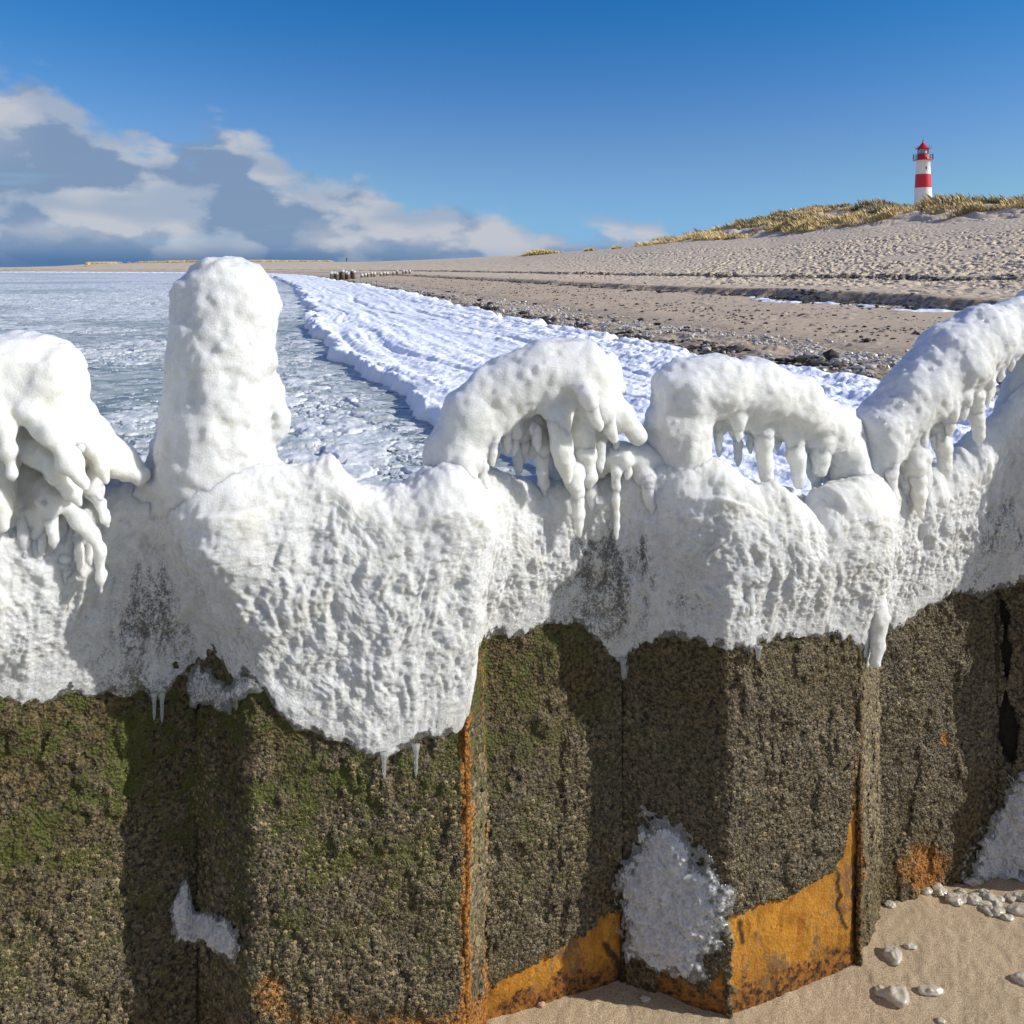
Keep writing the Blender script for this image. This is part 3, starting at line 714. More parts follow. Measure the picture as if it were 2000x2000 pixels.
def wattr(t, X, Y, Z):
    px, py = proj(X, Y, Z)
    bare = rustmask(px, py, X, Z).astype(np.float32)
    n = fbm(t * 7, Z * 5, o=5, seed=83, g=.6)
    moss = np.clip(sm(Z, .02, .6) * (1.25 - sm(px, 650, 1500) * 1.1) + .3 * n, 0, 1)
    cru = sm(fbm(t * 17, Z * 11, o=4, seed=92, g=.6), -.05, .12)
    grey = np.clip(.30 * cru + np.exp(-((Z - .33) / .27) ** 2) * 1.2 + .75 * n - .12 + .4 * sm(px, 1250, 1500) * np.exp(-((Z - .5) / .25) ** 2), 0, 1)
    rust = sideness(t, 'W1', .013) * .9 + .5 * sideness(t + .012, 'V1', .012) + .65 * sideness(t, 'W2', .030) * (1 - sm(Z, .25, .75))
    rust += .85 * np.exp(-((px - 1800) / 75) ** 2 - ((py - 1690) / 60) ** 2) + .8 * np.exp(-((px - 525) / 40) ** 2 - ((py - 1930) / 50) ** 2) + .8 * np.exp(-((px - 1838) / 14) ** 2 - ((py - 1440) / 22) ** 2)
    rust += .5 * np.exp(-((py - 1990) / 40) ** 2) * sm(px, 450, 600) * (1 - sm(px, 940, 950)) + .8 * np.exp(-((px - 965) / 40) ** 2 - ((py - 1960) / 70) ** 2)
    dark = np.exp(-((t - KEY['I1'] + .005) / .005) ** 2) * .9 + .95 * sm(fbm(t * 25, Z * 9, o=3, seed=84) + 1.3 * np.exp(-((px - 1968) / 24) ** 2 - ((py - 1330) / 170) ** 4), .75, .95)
    base_crack = bare * sm(-Z + .03 * fbm(t * 20, Z * 20, o=3, seed=85), -.065, -.035)
    def crack(pts, w_):
        best = np.full(px.shape, 1e9)
        for (x1, y1), (x2, y2) in zip(pts[:-1], pts[1:]):
            q = np.clip(((px - x1) * (x2 - x1) + (py - y1) * (y2 - y1)) / ((x2 - x1) ** 2 + (y2 - y1) ** 2), 0, 1)
            best = np.minimum(best, np.hypot(px - x1 - q * (x2 - x1) + 4 * fbm(px * .08, py * .08, o=2, seed=93), py - y1 - q * (y2 - y1)))
        return 1 - sm(best, w_ * .5, w_ * 1.3)
    base_crack = np.maximum.reduce([base_crack * .3, crack([(1634, 1705), (1640, 1745), (1636, 1770), (1650, 1812)], 4), crack([(1668, 1670), (1668, 1860)], 4), crack([(1445, 1800), (1450, 1840)], 5), crack([(1180, 1845), (1205, 1875), (1215, 1920)], 7)])
    dark = np.clip(dark + base_crack * .9, 0, 1)
    return bare, np.clip(moss, 0, 1), np.clip(grey, 0, 1), np.clip(rust, 0, 1), np.clip(dark, 0, 1)
ZTOP = .86
def wall_off(t, Z, bare):
    d = .007 * fbm(t * 12, Z * 12, o=3, seed=86) + .0055 * sm(fbm(t * 17, Z * 11, o=4, seed=92, g=.6), -.05, .12) + .0035 * fbm(t * 60, Z * 60, o=3, seed=87, g=.7)
    return d * (1 - .75 * bare) + .006 * (1 - bare)
seams = [0, CUM[3], CUM[5], CUM[7], CUM[9], CUM[11], CUM[13], CUM[15], CUM[17], CUM[19], CUM[21], CUM[23]]
sheets = []
for k in range(len(seams) - 1):
    a, b_ = seams[k], seams[k + 1]; mid = (a + b_) / 2; fine = KEY['W0'] - .1 < b_ and a < KEY['O3'] + .1
    st = .0035 if fine else .012
    tt = np.linspace(a, b_, max(3, int((b_ - a) / st))); zz = np.linspace(-.35, ZTOP, int((ZTOP + .35) / st))
    Tm, Zm = np.meshgrid(tt, zz, indexing='xy')
    x, y, nx, ny = at(Tm); bare, moss, grey, rust, dark = wattr(Tm, x, y, Zm)
    hole = (dark > .9) & (Tm > KEY['I3'] - .06)
    d = wall_off(Tm, Zm, bare) - .02 * hole
    d[:, 0] = 0; d[:, -1] = 0
    front = np.stack([x + nx * d, y + ny * d, Zm], -1)
    back = np.stack([x - nx * .012, y - ny * .012, Zm], -1)
    nr, nc = Tm.shape
    idx = np.arange(nr * nc).reshape(nr, nc); Fq = gridfaces(nr, nc); nb = nr * nc
    # rim joining front to back
    loop = np.r_[idx[0, :], idx[1:, -1], idx[-1, -2::-1], idx[-2:0:-1, 0]]; l2 = np.roll(loop, -1)
    rim = np.stack([loop, loop + nb, l2 + nb, l2], -1)
    Fq = np.concatenate([Fq, Fq[:, ::-1] + nb, rim])
    V = np.concatenate([front.reshape(-1, 3), back.reshape(-1, 3)]) - WO
    at2 = {n_: np.r_[v.ravel(), v.ravel()] for n_, v in (('orange', bare), ('moss', moss), ('grey', grey), ('rust', rust), ('dark', dark))}
    o = mesh('pile_sheet', V, Fq, M_wall, wall, attrs=at2); sheets.append((o, a, b_, fine))
# interlocks: beaded clutches down each seam
for k in range(1, len(seams) - 1):
    t0 = seams[k]; outer = k % 2 == 0
    zz = np.linspace(-.3, ZTOP - .02, 260); na = 12; r0 = .0062 if outer else .006
    x, y, nx, ny = at(np.array([t0])); 
    ang = np.arange(na) * 2 * math.pi / na; A_, Z_ = np.meshgrid(ang, zz)
    rr = r0 * (1 + .45 * fbm(A_ * 1.5 + k, Z_ * 25, o=3, seed=88) * 1.0 + .15 * fbm(A_ * 3, Z_ * 90, o=2, seed=89))
    cx = x + nx * (.006 if outer else .000) + .004 * fbm(Z_ * 4, Z_ * 0 + k, o=2, seed=90); cy = y + ny * (.006 if outer else .0)
    Vx = cx + rr * np.cos(A_); Vy = cy + rr * np.sin(A_)
    V = np.stack([Vx, Vy, Z_], -1).reshape(-1, 3)
    i = np.arange(len(zz) * na).reshape(len(zz), na); j = np.roll(i, -1, 1); Fq = np.stack([i[:-1], j[:-1], j[1:], i[1:]], -1).reshape(-1, 4)
    ba, mo, gr_, ru, dk = wattr(np.full(Z_.shape, t0), Vx, Vy, Z_)
    mesh('interlock', V - WO, Fq, M_wall, wall, attrs={'orange': ba * 0, 'moss': mo * .7, 'grey': gr_ * .3, 'rust': np.clip(ru * .7, 0, 1), 'dark': dk * .3 + (0 if outer else .5)})

# barnacles: small open cones
nseg = 6; NR = 3; ringr = np.array([1.0, .56, .22]); ringz = np.array([-.15, .68, .25]); pitv = np.array([.1, 0, 1.])
ang = np.arange(nseg) * 2 * math.pi / nseg
for o_, a, b_, fine in sheets:
    if not fine: continue
    n = int((b_ - a) * .95 * 84000); rg = np.random.default_rng(int(a * 1000) + 3)
    t = rg.uniform(a + .004, b_ - .004, n); z = rg.uniform(-.03, .84, n)
    x, y, nx, ny = at(t); bare, moss, grey, rust, dark = wattr(t, x, y, z)
    dens = np.clip(.40 + .5 * grey + 1.0 * fbm(t * 13, z * 9, o=4, seed=91, g=.6) - .55 * rust, 0.05, 1)
    kp = (bare < .5) & (rg.uniform(0, 1, n) < dens) & (dark < .8)
    t, z, x, y, nx, ny, moss, grey, rust = [q[kp] for q in (t, z, x, y, nx, ny, moss, grey, rust)]; n = len(t)
    r = (.0011 + rg.gamma(2.0, .00038, n)) * (.7 + .75 * grey) * (1 + .35 * fbm(t * 13, z * 9, o=4, seed=91, g=.6)); d = wall_off(t, z, 0) - .0008
    tx, ty = -ny, nx
    jit = rg.uniform(.8, 1.2, (n, 1, nseg)); hgt = rg.uniform(.5, 1.1, n)
    ox = np.cos(ang)[None, None] * ringr[None, :, None] * jit; oz = np.sin(ang)[None, None] * ringr[None, :, None] * jit
    lift = (ringz[None, :, None] * np.ones((n, 1, nseg))) * hgt[:, None, None]
    tilt = rg.normal(0, .25, (n, 2, 1, 1))
    lift2 = lift
    ox = ox + tilt[:, 0] * lift; oz = oz + tilt[:, 1] * lift
    Rr = r[:, None, None]
    Vx = x[:, None, None] + (ox * tx[:, None, None] + lift2 * nx[:, None, None]) * Rr + nx[:, None, None] * d[:, None, None]
    Vy = y[:, None, None] + (ox * ty[:, None, None] + lift2 * ny[:, None, None]) * Rr + ny[:, None, None] * d[:, None, None]
    Vz = z[:, None, None] + oz * Rr
    V = np.stack([Vx, Vy, Vz], -1).reshape(-1, 3)
    i = np.arange(NR * nseg).reshape(NR, nseg); j = np.roll(i, -1, 1)
    f = np.stack([i[:-1], j[:-1], j[1:], i[1:]], -1).reshape(-1, 4)
    Fq = (f[None] + (np.arange(n) * NR * nseg)[:, None, None]).reshape(-1, 4)
    rep = lambda q: np.repeat(q, NR * nseg)
    tint = rg.uniform(0, 1, n) ** 2
    bo = mesh('barnacles', V - WO, Fq, M_barn, None, attrs={'moss': rep(moss), 'grey': rep(grey), 'rust': rep(rust), 'tint': rep(tint), 'pit': np.tile(np.repeat(pitv, nseg), n), 'orange': rep(moss) * 0})
    bo.parent = o_; bo['kind'] = 'stuff'

# ================================================================== ICE
def m_ice(name='ice', warm=.0, clear=False):
    m, t, b, o, g = mat(name)
    thin = t.attr('thin'); 
    n1 = t.noise(g, 30, 5, .6); n2 = t.noise(g, 260, 4, .75); n3 = t.noise(g, 900, 2, .7)
    big = t.noise(g, 9, 4, .6)
    gr = t.attr('grain')
    mot = t.m('MULTIPLY', t.mr(t.m('ADD', t.m('MULTIPLY', n2, .55), t.m('MULTIPLY', t.noise(g, 45, 5, .7), .6)), .46, .70), t.mr(gr, 0, 1, .25, 1))
    c = t.mix(t.mr(n1, .3, .7), (.86, .865, .86), (.91, .91, .905))
    c = t.mix(t.m('MULTIPLY', t.mr(big, .48, .68), .7), c, (.79, .775, .71))
    c = t.mix(t.mr(gr, .55, .2, .10, .55), c, (.88, .86, .76))
    c = t.mix(t.m('MULTIPLY', mot, .50), c, (.55, .565, .56))
    t.set(b, 'Base Color', c)
    b.inputs['Subsurface Weight'].default_value = .85
    b.inputs['Subsurface Radius'].default_value = (1.0, .93, .72)
    t.set(b, 'Subsurface Scale', t.mr(gr, 0, 1, .030, .008))
    b.inputs['Coat Weight'].default_value = .45; b.inputs['Coat Roughness'].default_value = .10; b.inputs['Coat IOR'].default_value = 1.31
    b.inputs['IOR'].default_value = 1.31
    t.set(b, 'Roughness', t.mr(gr, 0, 1, .2, .42))
    h = t.m('ADD', t.m('MULTIPLY', n2, t.mr(gr, 0, 1, .18, 1.9)), t.m('MULTIPLY', n1, .5))
    h = t.m('ADD', h, t.m('MULTIPLY', n3, t.mr(gr, 0, 1, .05, 1.0)))
    t.set(b, 'Normal', t.bump(h, .9, .005)); t.set(b, 'Coat Normal', t.bump(t.m('ADD', n2, t.m('MULTIPLY', n3, .6)), 1.0, .006))
    # where the ice is thin it lets the dark wall show through
    sp = t.mr(t.m('ADD', t.m('ADD', t.m('MULTIPLY', n2, .45), t.m('MULTIPLY', t.noise(t.vm('MULTIPLY', g, (1, 1, .45)), 95, 5, .8), .60)), t.m('MULTIPLY', thin, .30)), .61, .76)
    tf = t.m('MULTIPLY', sp, t.mr(thin, .03, .5), clamp=True)
    tr = t.node('ShaderNodeBsdfTransparent'); tr.inputs[0].default_value = (.92, .95, .95, 1)
    gl = t.node('ShaderNodeBsdfGlossy'); gl.inputs['Roughness'].default_value = .12; t.set(gl, 'Normal', t.bump(h, .5, .004))
    fr = t.node('ShaderNodeMixShader', i_0=.12); t.l.new(tr.outputs[0], fr.inputs[1]); t.l.new(gl.outputs[0], fr.inputs[2])
    mx = t.node('ShaderNodeMixShader'); t.set(mx, '0', t.m('MULTIPLY', tf, t.mr(thin, .2, .75, .55, .88))); t.l.new(b.outputs[0], mx.inputs[1]); t.l.new(fr.outputs[0], mx.inputs[2])
    t.l.new(mx.outputs[0], o.inputs['Surface'])
    return m
M_ice = m_ice()

LOWX = [-400, -100, 0, 60, 110, 200, 280, 300, 330, 370, 400, 430, 455, 480, 505, 525, 540, 575, 640, 680, 720, 760, 800, 840, 890, 915, 935, 948, 960, 1000, 1050, 1100, 1140, 1170, 1200, 1225, 1250, 1280, 1300,
        1340, 1400, 1440, 1465, 1500, 1560, 1640, 1680, 1700, 1712, 1730, 1780, 1830, 1870, 1920, 1960, 2000, 2100, 2500]
LOWY = [1400, 1400, 1390, 1378, 1365, 1352, 1358, 1378, 1350, 1310, 1288, 1315, 1325, 1308, 1320, 1350, 1385, 1425, 1440, 1452, 1470, 1478, 1460, 1440, 1425, 1395, 1330, 1275, 1255, 1245, 1235, 1215, 1225, 1255, 1290, 1310, 1290,
        1260, 1240, 1255, 1255, 1270, 1275, 1250, 1242, 1240, 1250, 1305, 1300, 1270, 1225, 1180, 1160, 1170, 1165, 1140, 1120, 1050]
TOPX = [-400, 0, 120, 200, 280, 480, 540, 600, 650, 670, 705, 760, 800, 850, 950, 985, 1020, 1060, 1170, 1230, 1290, 1350, 1400, 1450, 1490, 1530, 1565, 1600, 1635, 1690, 1750, 1800, 1850, 1890, 1925, 1960, 1990, 2030, 2200, 2500]
TOPY = [960, 985, 985, 945, 925, 915, 905, 908, 893, 900, 938, 945, 938, 915, 925, 915, 925, 935, 915, 900, 890, 900, 905, 925, 955, 948, 970, 1000, 950, 935, 915, 925, 905, 880, 850, 815, 770, 740, 760, 760]
OX, OY = path(.02)
ta, tb = KEY['O0'] - .35, KEY['W3'] + .5
tt = np.arange(ta, tb, .0028); nt = len(tt)
PW = path(.075); PR = path(.014)
xs_, ys_, nx_, ny_ = at(tt, PW); xr_, yr_, _a, _b = at(tt, PR)
nf, na_, nbk = 330, 46, 60
d_front = ys_ + ny_ * .05
pxc = 1000 + F0 * (xs_ + nx_ * .03) / (ys_ + ny_ * .03)
pxc = np.maximum.accumulate(pxc)
# edge depth is that of the sheet itself, top depth that of the crust's middle
zlow = CAMZ - (np.interp(pxc, LOWX, LOWY) - HOR) / F0 * (ys_ + ny_ * .012)
ztop = CAMZ - (np.interp(pxc, TOPX, TOPY) - HOR) / F0 * ys_
zlow = zlow + .010 * fbm(tt * 22, tt * 0, o=3, seed=100) + .007 * fbm(tt * 75, tt * 0, o=3, seed=99) ; ztop = ztop + .012 * fbm(tt * 14, tt * 0, o=3, seed=101)
Rt = .050 + .012 * fbm(tt * 5, tt * 0, o=2, seed=102)
v = np.r_[np.linspace(0, 1, nf, endpoint=False), np.full(na_, 1.), np.full(nbk, 1.)]
Zr = np.zeros((len(v), nt)); Of = np.zeros_like(Zr); NZ = np.zeros_like(Zr); NF = np.ones_like(Zr)
hf = (ztop - Rt) - zlow
for i in range(len(v)):
    if i < nf:
        f = v[i] ** 1.15; Zr[i] = zlow + hf * f; up_ = hf * f
        Of[i] = .010 + .012 * (1 - np.exp(-up_ / .03)) + (Rt - .022) * sm(f, .15, 1.0) + .008 * sm(f, .1, .5) * (1 - sm(f, .6, 1))
    elif i < nf + na_:
        a = (i - nf + .5) / na_ * math.pi; Of[i] = Rt * math.cos(a); Zr[i] = ztop - Rt + Rt * math.sin(a); NF[i] = math.cos(a); NZ[i] = math.sin(a)
    else:
        f = (i - nf - na_ + .5) / nbk; Of[i] = -Rt - .02 * math.sin(f * 3.1); Zr[i] = ztop - Rt - f * .6; NF[i] = -1
Tm = np.broadcast_to(tt, Zr.shape)
Wm = np.where(np.arange(len(v))[:, None] < nf, sm(Zr - zlow, .0, .17) * .92, .92)
# never thinner than the sheet's own folds: push out where a corner would show through
stick = (xr_ - xs_) * nx_ + (yr_ - ys_) * ny_
Xb = xr_ * (1 - Wm) + xs_ * Wm; Yb = yr_ * (1 - Wm) + ys_ * Wm
lift = np.where(np.arange(len(v))[:, None] < nf, np.maximum(0, stick * Wm) * .9, 0)
Xm = Xb + nx_ * (Of + lift); Ym = Yb + ny_ * (Of + lift)
vv = np.broadcast_to(v[:, None], Zr.shape); fromlow = np.clip((Zr - zlow) / .10, 0, 1); 
grow = np.where(np.arange(len(v))[:, None] < nf, .12 + .88 * fromlow ** .8, 1.0)
lump = fbm(Xm * 13, Ym * 13, Zr * 10, o=2, seed=103); lump = np.abs(lump) * .7 - .15 + .8 * fbm(Xm * 9, Ym * 9, Zr * 7, o=2, seed=133)
rib = fbm(Tm * 30 + 2.0 * fbm(Tm * 6, Zr * 9, o=2, seed=104), Zr * 6.5, o=3, seed=105)
bub = fbm(Xm * 42, Ym * 42, Zr * 34, o=3, seed=106, g=.6)
fin = fbm(Xm * 150, Ym * 150, Zr * 130, o=2, seed=107, g=.7)
# the drips are the strongest below the crest
dr = sm(ztop - Zr, .02, .12) * (1 - .45 * sm(ztop - Zr, .3, .5))
cell = fbm(Xm * 21, Ym * 21, Zr * 15, o=2, seed=109); cell = .35 - np.abs(cell)
rib2 = fbm(Tm * 58 + 2.5 * fbm(Tm * 9, Zr * 12, o=2, seed=114), Zr * 8, o=2, seed=115); rib2 = .35 - np.abs(rib2)
topk = 1 - sm(ztop - Zr, .03, .16)
disp = grow * ((.0075 + .004 * topk) * lump + .0065 * rib * dr + .0070 * rib2 * dr + .0060 * bub + .0065 * cell) + .0030 * fin * (.4 + .6 * fromlow)
disp = np.clip(disp, -.022, .03)
# thin, hollowed strips inside the folds of the sheet
px_m, py_m = proj(Xm, Ym, Zr)
fold = 1.0 * np.exp(-((px_m - 315 + 40 * fbm(Tm * 9, Zr * 9, o=3, seed=110)) / 105) ** 2) * sm(py_m, 950, 1080) + .95 * np.exp(-((px_m - 1200 + 40 * fbm(Tm * 9, Zr * 9, o=3, seed=111)) / 105) ** 2) * sm(py_m, 960, 1090) + .7 * np.exp(-((px_m - 1960 + 30 * fbm(Tm * 9, Zr * 9, o=3, seed=113)) / 80) ** 2) * sm(py_m, 880, 1020)
fold *= (np.arange(len(v))[:, None] < nf)
# the crust swells where the tall formations grow out of it
swell = sum(a_ * np.exp(-((px_m - c_ + 10 * fbm(Tm * 12, Zr * 12, o=2, seed=117)) / w_) ** 2) * (1 - sm(ztop - Zr, s0_, s1_)) for a_, c_, w_, s0_, s1_ in
            ((.050, 398, 82, .07, .30), (.022, 1335, 70, .04, .22), (.014, 900, 50, .04, .16), (.018, 1700, 40, .05, .3), (.02, 1880, 90, .03, .2)))
swell *= (np.arange(len(v))[:, None] < nf + na_ // 2)
disp = disp - .010 * np.clip(fold, 0, 1) * grow + swell * grow
thin = np.clip(fold * (.20 + .34 * fbm(Tm * 11, Zr * 7, o=3, seed=112)) + .30 * np.clip(-disp / .015, 0, 1) * grow + .25 * fbm(Tm * 22, Zr * 9, o=3, seed=108) * sm(fold, .15, .6) + .30 * (1 - sm(Zr - zlow, 0, .34)), 0, 1) * (np.arange(len(v))[:, None] < nf)
rimw = 1 - sm(Zr - zlow + .018 * fbm(Tm * 60, Zr * 60, o=3, seed=116), 0, .022)
thin = np.clip(np.maximum(thin, rimw * .9 * (np.arange(len(v))[:, None] < nf)), 0, 1)
grain = np.clip(.42 + .58 * sm(ztop - Zr, .03, .22) + .2 * bub, 0, 1)
Xm = Xm + nx_ * NF * disp; Ym = Ym + ny_ * NF * disp; Zm = Zr + NZ * disp
ice_org = np.array([0, 1.6, 1.0])
V = np.stack([Xm, Ym, Zm], -1).reshape(-1, 3) - ice_org
crust = mesh('ice_crust', V, gridfaces(len(v), nt)[:, ::1], M_ice, attrs={'thin': thin, 'grain': grain})
crust.location = ice_org
tag(crust, 'thick white ice crust draped over the whole top of the sheet pile wall', 'ice crust')

# ---- signed distance ice formations
def nets(Fv, org, h):
    sg = Fv < 0; nx, ny, nz = Fv.shape
    cs = [(a, b, c) for a in (0, 1) for b in (0, 1) for c in (0, 1)]
    cnt = sum(sg[a:nx - 1 + a, b:ny - 1 + b, c:nz - 1 + c].astype(np.int8) for a, b, c in cs)
    I, J, K = np.nonzero((cnt > 0) & (cnt < 8))
    P = np.zeros((len(I), 3)); n = np.zeros(len(I))
    for ax in range(3):
        for b in (0, 1):
            for c in (0, 1):
                o0 = [0, 0, 0]; oth = [q for q in range(3) if q != ax]; o0[oth[0]] = b; o0[oth[1]] = c; o1 = list(o0); o1[ax] = 1
                f0 = Fv[I + o0[0], J + o0[1], K + o0[2]]; f1 = Fv[I + o1[0], J + o1[1], K + o1[2]]
                cr = (f0 < 0) != (f1 < 0); t = np.where(cr, f0 / np.where(cr, f0 - f1, 1), 0)
                q = np.array(o0, float)[None] + np.zeros((len(I), 3)); q[:, ax] = t
                P += q * cr[:, None]; n += cr
    P = P / n[:, None] + np.stack([I, J, K], -1)
    idx = np.full((nx, ny, nz), -1, np.int64); idx[I, J, K] = np.arange(len(I))
    Fs = []
    for ax in range(3):
        a = np.moveaxis(sg, ax, 0); ix = np.moveaxis(idx, ax, 0)
        e = a[:-1] != a[1:]; e[:, 0, :] = False; e[:, :, 0] = False
        i, j, k = np.nonzero(e); fl = a[:-1][i, j, k]
        q = np.stack([ix[i, j - 1, k - 1], ix[i, j, k - 1], ix[i, j, k], ix[i, j - 1, k]], -1)
        if ax == 1: fl = ~fl
        q[~fl] = q[~fl][:, ::-1]; q = q[(q >= 0).all(1)]; Fs.append(q)
    return P * h + org, np.concatenate(Fs)
def DM(px): return np.interp(px, [-300, 0, 490, 920, 1420, 1700, 2000, 2300], [1.30, 1.39, 1.49, 1.60, 1.73, 1.87, 2.03, 2.2])
def W(px, py, do): 
    d = float(DM(px)) + do; return np.array([(px - 1000) / F0 * d, d, CAMZ - (py - HOR) / F0 * d]), d / F0
def sdf_obj(name, chains, k=.02, h=.0036, amp=(.012, .006, .002), freq=(11, 34, 110), seed=200, parent=None, cut=None, yscale=1.0, grain=.35, ridged=.5, roots=()):
    segs = []
    for ch in chains:
        pts = [(W(*p[:3])[0], p[3] * W(*p[:3])[1]) for p in ch]
        if len(pts) == 1: pts = pts * 2
        for (a, ra), (b, rb) in zip(pts[:-1], pts[1:]): segs.append((a, ra, b, rb))
    lo = np.min([np.minimum(a - ra, b - rb) for a, ra, b, rb in segs], 0) - .03; hi = np.max([np.maximum(a + ra, b + rb) for a, ra, b, rb in segs], 0) + .03
    ax = [np.arange(lo[i], hi[i] + h, h, dtype=np.float32) for i in range(3)]
    Gx, Gy, Gz = np.meshgrid(*ax, indexing='ij')
    Fv = None
    for a, ra, b, rb in segs:
        ab = b - a; L2 = max(1e-9, ab @ ab)
        t = np.clip(((Gx - a[0]) * ab[0] + (Gy - a[1]) * ab[1] + (Gz - a[2]) * ab[2]) / L2, 0, 1)
        d = np.sqrt((Gx - a[0] - ab[0] * t) ** 2 + ((Gy - a[1] - ab[1] * t) * yscale) ** 2 + (Gz - a[2] - ab[2] * t) ** 2) - (ra + (rb - ra) * t)
        if Fv is None: Fv = d
        else:
            hh = np.clip(.5 + .5 * (Fv - d) / k, 0, 1); Fv = Fv * (1 - hh) + d * hh - k * hh * (1 - hh)
    for ch in roots:                       # where icicles grow out of the mass
        pts = [(W(*p[:3])[0], p[3] * W(*p[:3])[1]) for p in ch]
        for (a, ra), (b, rb) in zip(pts[:-1], pts[1:]):
            lo2 = np.minimum(a, b) - max(ra, rb) - .035; hi2 = np.maximum(a, b) + max(ra, rb) + .035
            sl = tuple(slice(max(0, int((lo2[i] - lo[i]) / h)), max(0, int((hi2[i] - lo[i]) / h) + 1)) for i in range(3))
            gx, gy, gz = Gx[sl], Gy[sl], Gz[sl]
            if gx.size == 0: continue
            ab = b - a; L2 = max(1e-9, ab @ ab); t = np.clip(((gx - a[0]) * ab[0] + (gy - a[1]) * ab[1] + (gz - a[2]) * ab[2]) / L2, 0, 1)
            d = np.sqrt((gx - a[0] - ab[0] * t) ** 2 + (gy - a[1] - ab[1] * t) ** 2 + (gz - a[2] - ab[2] * t) ** 2) - (ra + (rb - ra) * t)
            kk = .014; f_ = Fv[sl]; hh = np.clip(.5 + .5 * (f_ - d) / kk, 0, 1); Fv[sl] = f_ * (1 - hh) + d * hh - kk * hh * (1 - hh)
    n1 = fbm(Gx * freq[0], Gy * freq[0], Gz * freq[0] * .8, o=2, seed=seed)
    Fv = Fv - amp[0] * ((np.abs(n1) * 2 - .45) * ridged + n1 * (1 - ridged))
    Fv = Fv - amp[1] * fbm(Gx * freq[1], Gy * freq[1], Gz * freq[1] * .85, o=2, seed=seed + 5, g=.6)
    Fv = Fv - amp[2] * vn(Gx * freq[2], Gy * freq[2], Gz * freq[2], seed=seed + 9)
    for i in range(3):
        s0 = [slice(None)] * 3; s0[i] = 0; Fv[tuple(s0)] = 1; s0[i] = -1; Fv[tuple(s0)] = 1
    V, Fq = nets(Fv, np.array([a_[0] for a_ in ax]), h)
    o_ = np.zeros(3) if parent is None else np.array(parent.location)
    if parent is None: o_ = V.mean(0); o_[2] = V[:, 2].min()
    o = mesh(name, V - o_, Fq, M_ice, parent, attrs={'thin': np.zeros(len(V)), 'grain': np.full(len(V), grain)})
    if parent is None: o.location = o_
    return o
def formation(name, label, cat, chains, icicles, **kw):
    icicles = icicles + EXTRA.get(name, [])
    roots = [[(x, y, d, r * k_) for (x, y, d, r), k_ in zip(ch[:5], (1.35, 1.25, 1.05, .85, .45))] for ch in icicles]
    o = sdf_obj(name, chains, roots=roots, **kw); tag(o, label, cat)
    for i, ch in enumerate(icicles):
        sdf_obj('icicle', [ch], k=.006, h=.0028, amp=(.0024, .0026, .0009), freq=(26, 62, 150), seed=300 + i * 7, parent=o, grain=kw.get('grain', .3) * .9)
    return o
def ic(x0, y0, x1, y1, r, do=-.05, tip=4, bx=0):
    """an icicle: root buried in its parent, slight belly, uneven taper, narrow tip"""
    q = random.Random(int(x0 * 7 + y1)); L = y1 - y0; tip = max(2.6, tip * .6); r = r * .86; y1 += 6
    P = [(x0, y0 - 16, do + .05, r * .8), (x0, y0, do + .02, r * .95)]
    for f, k in ((.2, .95), (.38, .9), (.55, .9), (.72, .78), (.87, .62)):
        P.append((x0 + (x1 - x0) * f + bx * math.sin(f * 3.14) + q.uniform(-1.6, 1.6), y0 + L * f, do + q.uniform(-.002, .002), max(tip, r * k * q.uniform(.84, 1.14))))
    P.append((x1, y1 - tip, do, tip))
    return P

_q = random.Random(31)
def _row(pts, n, do, lmin, lmax, r0, r1):
    out = []
    for k in range(n):
        f = (k + _q.uniform(.1, .9)) / n * (len(pts) - 1); i = min(int(f), len(pts) - 2); f -= i
        x = pts[i][0] * (1 - f) + pts[i + 1][0] * f; y = pts[i][1] * (1 - f) + pts[i + 1][1] * f
        L = _q.uniform(lmin, lmax); out.append(ic(x, y, x + _q.uniform(-3, 5), y + L, _q.uniform(r0, r1), do + _q.uniform(-.02, .03), 4))
    return out
EXTRA = {'ice_hump': _row([(955, 850), (1000, 830), (1080, 830), (1150, 830), (1210, 835)], 16, -.01, 35, 95, 6, 12),
         'ice_ring': _row([(1395, 815), (1450, 805), (1520, 825), (1600, 870), (1640, 920)], 11, .01, 25, 75, 6, 11),
         'ice_beam': _row([(1755, 880), (1800, 830), (1860, 790), (1920, 730), (1975, 690)], 15, -.03, 25, 70, 5, 11),
         'ice_mushroom': _row([(20, 950), (80, 1000), (150, 1020), (205, 1000)], 7, -.03, 40, 110, 8, 13),
         'ice_bridge': _row([(1180, 905), (1240, 915), (1285, 930)], 4, -.01, 25, 60, 6, 9)}
